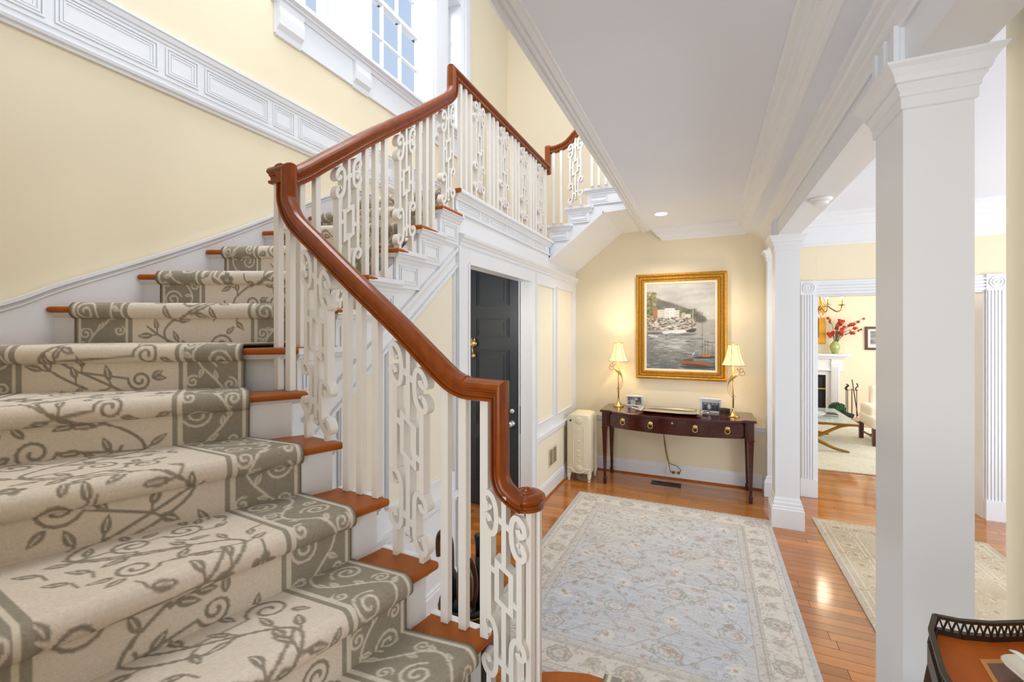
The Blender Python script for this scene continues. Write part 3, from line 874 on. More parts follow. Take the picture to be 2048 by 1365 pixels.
# third flight over the far end of the hall
def xz_prism(mb, poly, y0, y1):
    n = len(poly)
    vs = [(p[0], y0, p[1]) for p in poly] + [(p[0], y1, p[1]) for p in poly]
    return mb.add(vs, [tuple(range(n)), tuple(range(2 * n - 1, n - 1, -1))] + [(i, n + i, n + (i + 1) % n, (i + 1) % n) for i in range(n)])
m_ = MB()
xz_prism(m_, [(-1.744, 2.834), (-1.089, 3.345), (-0.79, 3.36), (-0.79, 3.61), (-1.27, 3.61), (-1.27, 3.42), (-1.50, 3.42), (-1.50, 3.23), (-1.735, 3.23)], 5.07, FY)
m_.build('upper_flight', 'white', stairs)
m_ = MB()
m_.ribbon([(-1.744, 2.85), (-1.089, 3.36)], 0.028, 0.03, lambda u, v, d: (u, 5.062 + d, v))
m_.ribbon([(-1.095, 3.36), (-0.80, 3.372)], 0.028, 0.03, lambda u, v, d: (u, 5.062 + d, v))
m_.build('soffit_moulding', 'white', stairs)
for k, (xa, xb) in zip((17, 18, 19), ((-1.77, -1.50), (-1.535, -1.25), (-1.30, -0.80))):
    z = k * R_
    m_ = MB()
    m_.box(xa + 0.03, xb, 5.05, 5.075, z - 0.19, z - 0.03)
    m_.extrude([(0, -0.075), (0.008, -0.075), (0.012, -0.06), (0.022, -0.05), (0.028, -0.035), (0.04, -0.03), (0.04, 0.0), (0, 0)], (xa, 5.05, z), (xb + 0.03, 5.05, z), (0, -1, 0))
    m_.box(xa, xb + 0.05, 5.05, FY, z - 0.03, z)
    eb = m_.build('upper_step', 'white', stairs)
    f = MB()
    for o_ in (0.0, 0.018):
        a0, a1, z0, z1 = xa + 0.05 + o_, min(xb - 0.02, xa + 0.26) - o_, z - 0.165 + o_, z - 0.085 - o_
        f.ring(a0, a1, z0, z1, 0.007, 0.010, lambda u, v, d: (u, 5.048 + d, v))
    f.build('panel_bead', 'white', eb)
# wall skirt following the steps on the window wall
sk_pts = [(0.0, 1.84), (0.50, 1.98), (0.854, 2.115), (1.051, 2.222), (1.425, 2.404), (1.80, 2.60), (2.164, 2.808), (2.60, 3.06), (2.90, 3.20), (3.2, 3.24), (FY, 3.24)]
sk = catmull(sk_pts, 5)
m_ = MB()
poly = [(p.x, p.y) for p in sk] + [(FY, 2.9), (2.6, 2.4), (1.0, 1.6), (0.0, 1.2)]
yz_prism(m_, poly, LX, LX + 0.028)
m_.build('wall_skirt', 'white', stairs)
m_ = MB()
m_.ribbon([(p.x, p.y + 0.0) for p in sk], 0.016, 0.03, lambda u, v, d: (LX + 0.03 + d, u, v))
m_.ribbon([(p.x, p.y - 0.03) for p in sk], 0.008, 0.02, lambda u, v, d: (LX + 0.026 + d, u, v))
m_.build('skirt_cap', 'white', stairs)

# ------------------------------------------------------------------ carpet
CW = 1.06; CELL = 0.004
CREAM = (228, 216, 200); TAUPE = (150, 140, 124)
def carpet_rows():
    """rows of (right point, left point, s) going up the stair"""
    rows = []; s = 0.0
    prev = None
    def line(k, off):
        n = up_normal(k)
        d = (V2(LT[k]) - V2(RT[k])); ln = d.length; d.normalize()
        mr = {4: 0.12, 5: 0.12, 6: 0.15, 7: 0.165, 8: 0.168, 9: 0.225, 10: 0.222, 11: 0.17}.get(k, 0.138)
        a = V2(RT[k]) + d * mr + n * off
        b = V2(RT[k]) + d * min(mr + CW, ln - 0.118) + n * off
        return a, b
    def push(a, b, z):
        nonlocal s, prev
        mid = Vector(((a.x + b.x) / 2, (a.y + b.y) / 2, z))
        if prev is not None: s += (mid - prev).length
        prev = mid
        rows.append((Vector((a.x, a.y, z)), Vector((b.x, b.y, z)), s))
    T = 0.012
    for k in range(4, 17):
        z = k * R_
        if k > 4:
            # riser up to nose
            z0 = (k - 1) * R_ + T
            for t in np.linspace(0, 1, 32):
                a, b = line(k, OV - T)
                push(a, b, z0 + (z - 0.050 - z0) * t)
            for ang in np.linspace(0, PI * 0.99, 20)[1:]:
                # roll round the nosing
                off = (OV - T) * (1 - math.sin(min(ang, PI / 2))) + (-0.014) * math.sin(ang) if ang < PI / 2 else -0.014 + 0.03 * (1 - math.sin(ang))
                zz = z - 0.050 + (0.050 + T) * (1 - math.cos(ang)) / 2
                a, b = line(k, off); push(a, b, zz)
        if k < 16:
            a0, b0 = (line(k, 0.02) if k > 4 else (V2((-0.34, 1.235)), V2((-0.42, 0.2))))
            a1, b1 = line(k + 1, OV - T)
            L = ((a1 + b1) / 2 - (a0 + b0) / 2).length
            n = int(L / 0.0052)
            for i in range(1, n):
                t = i / n
                push(a0.lerp(a1, t), b0.lerp(b1, t), z + T)
        else:
            a0, b0 = line(16, 0.02)
            for i in range(1, 30):
                push(a0 + V2((0, 0.03 * i)), b0 + V2((0, 0.03 * i)), z + T)
    return rows
rows = carpet_rows()
SL = rows[-1][2]
sh = Sheet(CW, SL, CELL, CREAM)
random.seed(21)
# cream field with taupe vines
def field(sh, x0, x1, dark, light):
    y = -0.2; side = 1; cx = (x0 + x1) / 2; hw = (x1 - x0) / 2
    put = []
    def free(x, y, r):
        for (a, b, c) in put[-160:]:
            if (a - x) ** 2 + (b - y) ** 2 < (c + r) ** 2: return False
        return x0 + r * 0.6 < x < x1 - r * 0.6
    while y < SL + 0.3:
        base = cx + random.uniform(-0.06, 0.06); am = hw * random.uniform(0.45, 0.7); ph = random.uniform(-0.5, 0.2)
        pts = [(base + side * am * math.sin(t * PI * 1.5 + ph), y + t * 0.40) for t in np.linspace(0, 1, 22)]
        pts = [(min(max(p[0], x0 + 0.02), x1 - 0.02), p[1]) for p in pts]
        sh.line(pts, 0.0048, dark)
        for p in pts[::3]: put.append((p[0], p[1], 0.012))
        for i in (7, 16):
            p = pts[i]; sg = random.choice((-1, 1)); r0 = random.uniform(0.042, 0.06)
            for tr_ in range(8):
                cxx = random.uniform(x0 + 0.06, x1 - 0.06); cyy = p[1] + random.uniform(-0.06, 0.08)
                if free(cxx, cyy, r0 + 0.004) : break
            else: continue
            a0 = math.atan2(p[1] - cyy, p[0] - cxx)
            st_ = sh.spiral(cxx, cyy, r0, 1.55, a0, sg, 0.0046, dark)
            sh.line([p, st_], 0.0042, dark); put.append((cxx, cyy, r0))
            for q in range(2):
                aa = a0 + random.uniform(1.5, 4.8)
                sh.leaf(cxx + r0 * math.cos(aa), cyy + r0 * math.sin(aa), 0.056, 0.0135, aa + random.uniform(-0.6, 0.6), dark, light)
                put.append((cxx + (r0 + 0.03) * math.cos(aa), cyy + (r0 + 0.03) * math.sin(aa), 0.02))
        for i in range(1, 21, 3):
            p = pts[i]; q = pts[i + 1]; a = math.atan2(q[1] - p[1], q[0] - p[0])
            for sg in (-1, 1):
                if random.random() < 0.35: continue
                aa = a + sg * random.uniform(0.6, 1.2)
                bx, by = p[0] + 0.022 * math.cos(aa), p[1] + 0.022 * math.sin(aa)
                if not free(bx + 0.03 * math.cos(aa), by + 0.03 * math.sin(aa), 0.016): continue
                sh.line([p, (bx, by)], 0.0036, dark)
                sh.leaf(bx, by, random.uniform(0.055, 0.075), random.uniform(0.012, 0.016), aa + random.uniform(-0.3, 0.3), dark, light)
                put.append((bx + 0.03 * math.cos(aa), by + 0.03 * math.sin(aa), 0.024))
        for q in range(14):
            xx, yy = random.uniform(x0 + 0.02, x1 - 0.02), y + random.uniform(0, 0.3)
            if q < 3 and free(xx, yy, 0.036):
                sh.flower(xx, yy, 0.034, dark, light); put.append((xx, yy, 0.034))
                sh.line([(xx, yy), (xx + random.uniform(-0.07, 0.07), yy + 0.07)], 0.0036, dark)
            elif free(xx, yy, 0.026):
                aa = random.uniform(0, 6.28)
                sh.leaf(xx - 0.03 * math.cos(aa), yy - 0.03 * math.sin(aa), random.uniform(0.05, 0.065), 0.0135, aa, dark, light)
                sh.line([(xx - 0.03 * math.cos(aa), yy - 0.03 * math.sin(aa)), (xx - 0.06 * math.cos(aa + 0.5), yy - 0.06 * math.sin(aa + 0.5))], 0.0034, dark)
                put.append((xx, yy, 0.026))
        y += 0.24; side = -side
field(sh, 0.26, 0.80, TAUPE, CREAM)
def border(sh, x0, x1, base, light):
    sh.rect(x0, x1, 0, SL + 1, base)
    y = 0.0; sd = 1; cx = (x0 + x1) / 2
    while y < SL + 0.2:
        am = (x1 - x0) * 0.24
        pts = [(cx + sd * am * math.sin(t * PI), y + 0.20 * t) for t in np.linspace(0, 1, 12)]
        sh.line(pts, 0.0042, light)
        sh.spiral(cx - sd * am * 0.75, y + 0.09, 0.052, 1.7, random.uniform(0, 6), sd, 0.0042, light)
        sh.spiral(cx + sd * am * 1.15, y + 0.165, 0.030, 1.4, random.uniform(0, 6), -sd, 0.0036, light)
        sh.spiral(cx - sd * am * 1.2, y + 0.18, 0.026, 1.3, random.uniform(0, 6), sd, 0.0036, light)
        for i in (2, 6, 10):
            sh.leaf(pts[i][0], pts[i][1], 0.046, 0.0105, random.uniform(0, 6.28), light, base)
        y += 0.20; sd = -sd
border(sh, 0.0, 0.255, (158, 150, 134), (222, 213, 196))
border(sh, CW - 0.255, CW + 0.01, (158, 150, 134), (222, 213, 196))
for xx in (0.022, 0.232, CW - 0.232, CW - 0.022):
    sh.rect(xx - 0.006, xx + 0.006, 0, SL + 1, (222, 213, 196))
sh.rect(0, 0.008, 0, SL + 1, (120, 112, 94)); sh.rect(CW - 0.008, CW + 0.01, 0, SL + 1, (120, 112, 94))
sh.a += rng.normal(0, 3.2, sh.a.shape[:2])[..., None]
sh.a[::2] *= 0.985
nu = sh.nu
tt = np.linspace(0, 1, nu)[None, :, None]
A = np.array([list(r[0]) for r in rows])[:, None, :]; B = np.array([list(r[1]) for r in rows])[:, None, :]
VV = A + (B - A) * tt
js = np.clip((np.array([r[2] for r in rows]) / CELL).astype(int), 0, sh.nv - 1)
# the side margin of narrower rows keeps its stripe widths
carpet = color_grid('stair_runner', VV, nu, len(rows), np.clip(sh.a[js], 0, 255), 'carpet_weave')
tag(carpet, 'cream and taupe vine-patterned carpet runner covering the stair treads', 'carpet')
sm = carpet.modifiers.new('pile', 'SOLIDIFY'); sm.thickness = 0.008; sm.offset = -1

# runner that drops from the raised landing into the hall
lrow = [(y_, ldz + 0.010) for y_ in np.arange(1.33, 1.545, 0.006)] + [(1.553 + 0.012 * math.sin(a_), ldz + 0.010 - 0.012 * (1 - math.cos(a_))) for a_ in np.linspace(0, PI, 10)] + [(1.515, z_) for z_ in np.linspace(ldz - 0.05, ldz - 0.17, 22)]
LV = np.array([[(-0.33 + CW * i_ / (nu - 1), y_, z_) for i_ in range(nu)] for y_, z_ in lrow])
lr2 = color_grid('landing_runner', LV, nu, len(lrow), np.clip(sh.a[np.arange(len(lrow)) + 40], 0, 255), 'carpet_weave')
tag(lr2, 'short carpet runner dropping over the raised landing edge', 'carpet')

# ================================================================== BALUSTRADE
bal = empty('balustrade', (-1.73, 1.38, 0), 'white scrollwork balustrade with polished wood handrail along the stair', 'balustrade')
PROF_R = [(0.022, 0.0), (0.029, 0.004), (0.029, 0.013), (0.018, 0.016), (0.016, 0.022), (0.018, 0.034), (0.026, 0.038), (0.026, 0.045), (0.035, 0.049), (0.037, 0.058), (0.034, 0.068), (0.024, 0.078), (0.010, 0.083)]
PROF = [(-0.022, 0.0)] + PROF_R + [(-a_, b_) for a_, b_ in PROF_R[:0:-1]]
def rail(path, to3, flip=1.0, hs=None):
    """path: 2-D (a,z) list following the underside; to3(a, z, lateral)"""
    n = len(path); mb = MB(); m = len(PROF); vs = []; fs = []
    P_ = [Vector(p) for p in path]
    for i in range(n):
        d0 = (P_[i] - P_[i - 1]).normalized() if i > 0 else None
        d1 = (P_[i + 1] - P_[i]).normalized() if i < n - 1 else None
        if d0 is None: d0 = d1
        if d1 is None: d1 = d0
        n0 = Vector((d0.y, -d0.x)) * flip; n1 = Vector((d1.y, -d1.x)) * flip
        bs = n0 + n1
        if bs.length < 1e-6: bs = n0
        bs.normalize()
        sc = 1.0 / max(0.35, bs.dot(n0))
        for lat, hgt in PROF:
            h_ = hs[i] if hs else 1.0
            q = P_[i] + (Vector(h_) * hgt if isinstance(h_, tuple) else bs * hgt * sc * h_)
            vs.append(to3(q.x, q.y, lat))
    for i in range(n - 1):
        for k in range(m):
            k2 = (k + 1) % m
            fs.append((i * m + k, i * m + k2, (i + 1) * m + k2, (i + 1) * m + k))
    fs.append(tuple(range(m - 1, -1, -1))); fs.append(tuple((n - 1) * m + k for k in range(m)))
    return mb.add(vs, fs)
# first flight : leans slightly from straight so that it meets the second flight
def f1y(x): return 1.322 + (-0.65 - x) * 0.0654
LATV = Vector((0.0653, 0.9979))
def to1(x, z, l): return (x + LATV.x * l, f1y(x) + LATV.y * l, z)
low = catmull([(-0.545, 1.409), (-0.575, 1.418), (-0.605, 1.436), (-0.634, 1.463), (-0.650, 1.505), (-0.652, 1.56)], 5)
p1 = [tuple(p) for p in low] + [(-0.652, 1.759)]
n_low = len(low)
slope = catmull([(-0.746, 1.759), (-0.79, 1.766), (-0.852, 1.795), (-0.95, 1.872), (-1.069, 1.969), (-1.19, 2.06), (-1.317, 2.155), (-1.45, 2.258), (-1.56, 2.345), (-1.616, 2.388), (-1.69, 2.452), (-1.735, 2.516), (-1.758, 2.57), (-1.762, 2.61)], 5)
p1 += [tuple(p) for p in slope] + [(-1.762, 2.662), (-1.815, 2.662)]
hr1 = rail(p1, to1, 1.0, [0.60] * n_low + [(0.58, 0.86)] + [0.90] * 3 + [0.95] * (len(p1) - n_low - 4)).build('handrail', 'rail_wood', bal, False)
hr1['label'] = 'polished red-brown lower handrail with swan-neck ends'
# volute
vp = []
c0 = Vector((-0.545, f1y(-0.545) + 0.040))
for i in range(34):
    t = i / 33
    a = -PI / 2 + 2 * PI * 1.2 * t
    rr = 0.040 * (1 - 0.6 * t)
    vp.append((c0.x + rr * math.cos(a), c0.y + rr * math.sin(a)))
mb = MB(); vs = []; fs = []; m = len(PROF)
for i, p in enumerate(vp):
    q0 = Vector(vp[max(i - 1, 0)]); q1 = Vector(vp[min(i + 1, 33)]); d = (q1 - q0).normalized()
    if i == 0: d = Vector((0.998, -0.065))
    nn = Vector((-d.y, d.x)); ws = 0.85 - 0.45 * i / 33
    for lat, hgt in PROF: vs.append((p[0] + nn.x * lat * ws, p[1] + nn.y * lat * ws, 1.409 + hgt * 0.62 + 0.006 * (i / 33)))
for i in range(33):
    for k in range(m):
        k2 = (k + 1) % m; fs.append((i * m + k, i * m + k2, (i + 1) * m + k2, (i + 1) * m + k))
fs.append(tuple(range(m - 1, -1, -1))); fs.append(tuple(33 * m + k for k in range(m)))
mb.add(vs, fs); mb.lathe([(0.0, 0.004), (0.030, 0.004), (0.032, 0.03), (0.024, 0.054), (0.018, 0.060), (0.010, 0.061), (0.008, 0.065), (0.001, 0.066)], (c0.x, c0.y, 1.409), 18)
mb.build('volute', 'rail_wood', bal, True)
# second flight + landing
XR = -1.735
def to2(y, z, l): return (XR + l, y, z)
p2 = [(1.36, 2.655)] + [tuple(p) for p in catmull([(1.40, 2.655), (1.44, 2.66), (1.472, 2.675), (1.544, 2.726), (1.617, 2.785), (1.78, 2.912), (1.939, 3.036), (2.17, 3.205), (2.406, 3.378), (2.55, 3.49), (2.697, 3.604), (2.78, 3.672), (2.838, 3.735), (2.860, 3.79)], 5)]
p2 += [(2.862, 3.884), (4.97, 3.884)]
rail(p2, to2, -1.0).build('handrail', 'rail_wood', bal, False)
# rise and third flight
YR = 4.985
MB().square_lathe(XR, YR, 0.032, 0.032, [(3.86, -0.004), (3.88, 0.0), (4.18, 0.0), (4.20, -0.004)]).build('newel_rise', 'rail_wood', bal, bevel=0.006)
def to3(x, z, l): return (x, YR + l, z)
p3 = [tuple(p) for p in catmull([(-1.715, 4.108), (-1.66, 4.105), (-1.60, 4.112), (-1.52, 4.135), (-1.455, 4.173), (-1.365, 4.258), (-1.2, 4.41), (-1.0, 4.57)], 5)]
rail(p3, to3, -1.0).build('handrail', 'rail_wood', bal, False)

# balusters --------------------------------------------------------------
def interp(path, a):
    P_ = sorted(path)
    for (x0, z0), (x1, z1) in zip(P_[:-1], P_[1:]):
        if x0 <= a <= x1 and x1 > x0: return z0 + (z1 - z0) * (a - x0) / (x1 - x0)
    return P_[0][1]
s1 = [tuple(p) for p in slope] + [(-0.652, 1.759)]
s2 = [q for q in p2 if q[1] < 3.8]
def sq_bal(x, y, z0, z1, ang=0.0, hw=0.0155, slope_=0.0, axis=0):
    c_, s_ = math.cos(ang), math.sin(ang)
    vs = []
    for z in (z0, z1):
        for dx, dy in ((-hw, -hw), (hw, -hw), (hw, hw), (-hw, hw)):
            zz = z
            if z == z1: zz = z + slope_ * (dx if axis == 0 else dy) + 0.006
            vs.append((x + dx * c_ - dy * s_, y + dx * s_ + dy * c_, zz))
    m_ = MB(); m_.add(vs, [(0, 3, 2, 1), (4, 5, 6, 7), (0, 1, 5, 4), (1, 2, 6, 5), (2, 3, 7, 6), (3, 0, 4, 7)])
    return m_.build('baluster', 'baluster_white', bal, bevel=0.002, seg=1)
for x, k in ((-1.783, 9), (-1.70, 9), (-1.341, 7), (-1.266, 7), (-1.18, 7), (-0.849, 5), (-0.773, 5), (-0.685, 5)):
    zt = 2.66 if x < -1.76 else (2.46 if x < -1.69 else interp(s1, x))
    sq_bal(x, f1y(x) + 0.002, k * R_, zt, 0.0, slope_=(-0.8 if -1.5 < x < -0.84 else 0))
for a in (-1.9, -0.9, 0.1, 1.3, 2.5):
    sq_bal(c0.x + 0.036 * math.cos(a), c0.y + 0.036 * math.sin(a), 4 * R_, 1.410, 0.4 * a, 0.0115)
for y_, k in ((1.475, 10), (1.565, 10), (1.90, 12), (1.98, 12), (2.06, 12), (2.395, 14), (2.475, 14), (2.55, 14)):
    sq_bal(XR, y_, k * R_, interp(s2, y_), slope_=0.75, axis=1)
SP = 0.49
yy = 2.93
for j in range(5):
    for q in range(3):
        y_ = 2.925 + j * SP + q * 0.08 - 0.0
        if y_ < 4.95: sq_bal(XR, y_, lz, 3.884)
for x, z0 in ((-1.66, 17 * R_), (-1.57, 17 * R_), (-1.20, 19 * R_), (-1.12, 19 * R_), (-1.04, 19 * R_)):
    sq_bal(x, YR, z0, interp(p3, x))

# scroll panels -------------------------------------------------------------
def c_scroll(sg, t0, t1, shift=0.0):
    q = [(-0.057, t0 - 0.012), (-0.060, t0 - 0.022), (-0.068, t0 - 0.026), (-0.077, t0 - 0.020), (-0.084, t0 - 0.008), (-0.078, t0 + 0.012), (-0.062, t0 + 0.022), (-0.045, t0 + 0.016), (-0.034, t0 - 0.006), (-0.031, t0 - 0.035),
         (-0.031, t1 + 0.035), (-0.035, t1 + 0.004), (-0.047, t1 - 0.018), (-0.064, t1 - 0.022), (-0.079, t1 - 0.011), (-0.084, t1 + 0.008), (-0.076, t1 + 0.024), (-0.063, t1 + 0.026), (-0.058, t1 + 0.016)]
    return [(-sg * x, z) for x, z in q]
def scroll_panel(H, slope_, fr, foot=True):
    """fr(s, z, depth); z measured down from rail underside at the centre"""
    m_ = MB(); BW = 0.0195; DP = 0.040
    def shr(pts, k=1.0): return [(s, z + slope_ * s * k) for s, z in pts]
    sc = H / 0.742
    T = lambda t: -t * sc
    for sg in (-1, 1):
        for (t0, t1, kk) in ((T(0.046), T(0.138), 1.0), (T(0.490), T(0.648), 0.8)):
            m_.ribbon(shr([tuple(p) for p in catmull(c_scroll(sg, t0, t1), 4)], kk), BW, DP, fr)
        m_.ribbon(shr([(sg * 0.063, T(0.155)), (sg * 0.063, T(0.472))]), BW + 0.001, DP * 0.96, fr)
        b0 = (sg * 0.063, T(0.665) + slope_ * sg * 0.063 * 0.8)
        m_.ribbon([b0, (sg * 0.063, -H)], BW, DP * 0.95, fr)
        # side connectors to the little frame
        tt_ = 0.29 if sg < 0 else 0.345
        m_.ribbon(shr([(sg * 0.063, T(tt_)), (sg * 0.029, T(tt_))]), BW * 0.9, DP * 0.86, fr)
    m_.ribbon(shr([(0, 0.012), (0, T(0.25))]), BW, DP * 0.94, fr)
    m_.ribbon(shr([(0, T(0.38)), (0, T(0.66))]), BW, DP * 0.94, fr)
    m_.ribbon(shr([(-0.013, T(0.668)), (0.013, T(0.668))]), 0.02, DP * 0.94, fr)
    for t in (0.088, 0.60):
        m_.ribbon(shr([(-0.034, T(t)), (0.034, T(t))]), BW, DP * 0.9, fr)
    m_.ring(-0.029, 0.029, T(0.385), T(0.25), BW, DP * 0.92, lambda u, v, d: fr(u, v + slope_ * u, d))
    return m_
for xc, k in ((-1.511, 8), (-1.008, 6)):
    zr = interp(s1, xc)
    scroll_panel(zr - k * R_, -0.80, lambda s, z, d, xc=xc, zr=zr: (xc + s * 0.998 + 0.065 * d, f1y(xc + s) + d, zr + z)).build('scroll_panel', 'baluster_white', bal)
xc, zr = -0.606, 1.440
scroll_panel(zr - 4 * R_, -0.55, lambda s, z, d: (xc + s * 0.9, f1y(xc + s) + d, zr + z)).build('scroll_panel', 'baluster_white', bal)
for yc, k in ((1.762, 11), (2.245, 13), (2.735, 15)):
    zr = interp(s2, yc)
    scroll_panel(zr - k * R_, 0.75, lambda s, z, d, yc=yc, zr=zr: (XR + d, yc + s, zr + z)).build('scroll_panel', 'baluster_white', bal)
for yc in (3.22, 3.71, 4.20, 4.69):
    scroll_panel(3.884 - lz, 0.0, lambda s, z, d, yc=yc: (XR + d, yc + s, 3.884 + z)).build('scroll_panel', 'baluster_white', bal)
zr = interp(p3, -1.395)
scroll_panel(zr - 18 * R_, 0.75, lambda s, z, d: (-1.395 + s, YR + d, zr + z)).build('scroll_panel', 'baluster_white', bal)

# ================================================================== RUGS
def rug(name, x0, x1, y0, y1, paint, label, group=None, z=0.010, cell=0.007, fringe=True):
    t = empty(name, ((x0 + x1) / 2, (y0 + y1) / 2, 0), label, 'rug', group)
    s = Sheet(x1 - x0, y1 - y0, cell, (200, 198, 194))
    paint(s, x1 - x0, y1 - y0)
    s.a += rng.normal(0, 5, s.a.shape[:2])[..., None]
    X, Y = np.meshgrid(np.linspace(x0, x1, s.nu), np.linspace(y0, y1, s.nv))
    Z = np.full_like(X, z)
    pile = color_grid('pile', np.stack([X, Y, Z], -1), s.nu, s.nv, np.clip(s.a, 0, 255), 'rug_weave', t)
    MB().box(x0, x1, y0, y1, 0.001, z - 0.0015).build('backing', 'fringe', t)
    if fringe:
        for ye, sg in ((y0, -1), (y1, 1)):
            f = MB(); x = x0 + 0.004
            while x < x1 - 0.004:
                l = random.uniform(0.022, 0.038); dx = random.uniform(-0.008, 0.008)
                f.add([(x - 0.0035, ye, 0.007), (x + 0.0035, ye, 0.007), (x + 0.003 + dx, ye + sg * l, 0.002), (x - 0.003 + dx, ye + sg * l, 0.002)], [(0, 1, 2, 3)])
                x += 0.0085
            fo = f.build('fringe', 'fringe', t); fo['kind'] = 'stuff'
    return t
def mottled(s, base, amp, seed, sc=0.25):
    g = np.random.default_rng(seed)
    n = np.zeros((s.nv, s.nu), np.float32)
    for o in (1, 2, 4, 8):
        gh, gw = max(2, int(s.nv * s.cell / sc * o)) + 2, max(2, int(s.nu * s.cell / sc * o)) + 2
        q = g.normal(0, 1, (gh, gw))
        yi = np.linspace(0, gh - 1.001, s.nv); xi = np.linspace(0, gw - 1.001, s.nu)
        y0 = yi.astype(int); x0 = xi.astype(int); fy = (yi - y0)[:, None]; fx = (xi - x0)[None]
        n += ((q[y0][:, x0] * (1 - fy) + q[y0 + 1][:, x0] * fy) * (1 - fx) + (q[y0][:, x0 + 1] * (1 - fy) + q[y0 + 1][:, x0 + 1] * fy) * fx) / o
    return n
def rosette(s, x, y, r, cols, al=0.8):
    s.disc(x, y, r, r * 0.85, cols[0], al * 0.35)
    n = 9
    for k in range(n):
        a = 2 * PI * k / n + random.random() * 0.2
        s.leaf(x + r * 0.45 * math.cos(a), y + r * 0.4 * math.sin(a), r * 0.62, r * 0.16, a, cols[1], cols[0], al * 0.55)
    for rr, wd in ((1.0, 0.0045), (0.62, 0.0035)):
        pts = [(x + rr * r * math.cos(a) * (1 + 0.06 * math.sin(7 * a)), y + rr * r * 0.85 * math.sin(a) * (1 + 0.06 * math.sin(7 * a))) for a in np.linspace(0, 2 * PI, 30)]
        s.line(pts, wd, cols[2], al * 0.7)
    s.disc(x, y, r * 0.26, r * 0.22, cols[3], al * 0.8)
    s.disc(x, y, r * 0.12, r * 0.10, cols[0], al)
def hall_rug(s, w, h):
    random.seed(5)
    n = mottled(s, None, 1, 3, 0.6)
    blue = np.array((191, 194, 202), np.float32); grey = np.array((202, 198, 190), np.float32)
    k = np.clip(0.45 + 0.28 * n, 0, 1)[..., None]
    s.a[:] = blue * (1 - k) + grey * k
    ln = rng.normal(0, 4.0, (s.nv, 1, 1)); s.a += ln
    for q in range(900):
        s.disc(random.uniform(0, w), random.uniform(0, h), random.uniform(0.03, 0.12), 0.005, random.choice(((176, 180, 190), (212, 209, 203), (184, 180, 172))), 0.35, random.uniform(-0.1, 0.1), 2)
    B = 0.33
    ink = (156, 151, 144); ivory = (214, 209, 200); rust = (176, 140, 124); sage = (152, 154, 150); tan = (190, 180, 166)
    # field
    xs = np.linspace(B + 0.12, w - B - 0.12, 4); ys = np.linspace(B + 0.12, h - B - 0.12, 7)
    for i, xx in enumerate(xs):
        for j, yy in enumerate(ys):
            if (i + j) % 2 == 0:
                rosette(s, xx, yy, random.uniform(0.075, 0.11), (ivory, tan, sage, rust if random.random() < 0.3 else tan), 0.75)
            else:
                s.flower(xx, yy, 0.05, ivory, rust, 0.7, 6)
            if i < 3:
                pts = [(xx + (xs[1] - xs[0]) * t, yy + 0.07 * math.sin(t * 2 * PI) * (1 if j % 2 else -1)) for t in np.linspace(0.2, 0.8, 14)]
                s.line(pts, 0.004, ink, 0.55)
            if j < 6:
                pts = [(xx + 0.06 * math.sin(t * 2 * PI) * (1 if i % 2 else -1), yy + (ys[1] - ys[0]) * t) for t in np.linspace(0.2, 0.8, 14)]
                s.line(pts, 0.004, sage, 0.55)
    for q in range(1500):
        xx, yy = random.uniform(B, w - B), random.uniform(B, h - B)
        r = random.random()
        if r < 0.6: s.leaf(xx, yy, random.uniform(0.015, 0.05), 0.0055, random.uniform(0, 6.28), random.choice((ink, sage, tan, ivory)), None, 0.5)
        elif r < 0.8: s.spiral(xx, yy, random.uniform(0.015, 0.03), 1.2, random.uniform(0, 6), 1, 0.0035, random.choice((ink, rust, sage)), 0.55)
        else: s.disc(xx, yy, 0.009, 0.007, random.choice((rust, rust, ink, ivory)), 0.65)
    # borders
    def band(d0, d1, col, al):
        s.rect(d0, w - d0, d0, d1, col, al); s.rect(d0, w - d0, h - d1, h - d0, col, al)
        s.rect(d0, d1, d1, h - d1, col, al); s.rect(w - d1, w - d0, d1, h - d1, col, al)
    band(0, 0.035, (186, 184, 184), 0.9); band(0.035, 0.08, (206, 200, 190), 0.75); band(0.08, 0.26, (212, 205, 194), 0.8); band(0.26, B, (198, 192, 184), 0.75)
    for d in (0.035, 0.08, 0.26, 0.275, B):
        band(d - 0.004, d + 0.004, (164, 156, 146), 0.6)
    def along(t):       # centre line of main border
        return t
    m = 0.17
    nx = 9; ny = 13
    for j in range(ny):
        yy = m + (h - 2 * m) * j / (ny - 1)
        for xx in (m, w - m):
            if j % 2 == 0: rosette(s, xx, yy, 0.075, (tan, ink, ink, rust if j % 4 == 0 else tan), 0.8)
            else:
                s.leaf(xx - 0.05, yy, 0.1, 0.022, 0.6, ink, ivory, 0.6); s.flower(xx, yy, 0.042, tan, ink, 0.7)
    for i in range(1, nx - 1):
        xx = m + (w - 2 * m) * i / (nx - 1)
        for yy in (m, h - m):
            if i % 2 == 0: rosette(s, xx, yy, 0.075, (tan, ink, ink, rust if i % 4 == 0 else tan), 0.8)
            else:
                s.leaf(xx - 0.05, yy, 0.1, 0.022, 0.6, ink, ivory, 0.6); s.flower(xx, yy, 0.042, tan, ink, 0.7)
    for q in range(1700):
        e = random.random()
        d = random.uniform(0.04, B)
        if e < 0.32: xx, yy = d, random.uniform(0, h)
        elif e < 0.64: xx, yy = w - d, random.uniform(0, h)
        elif e < 0.82: xx, yy = random.uniform(0, w), d
        else: xx, yy = random.uniform(0, w), h - d
        s.leaf(xx, yy, random.uniform(0.02, 0.05), 0.006, random.uniform(0, 6.28), random.choice((ink, sage, tan, ivory, ink, rust)), None, 0.5)
rug('area_rug', -1.42, 0.605, 2.41, 5.262, hall_rug, 'large faded blue-grey oriental rug with ivory floral border in the hall', 'oriental rugs on the wood floor')
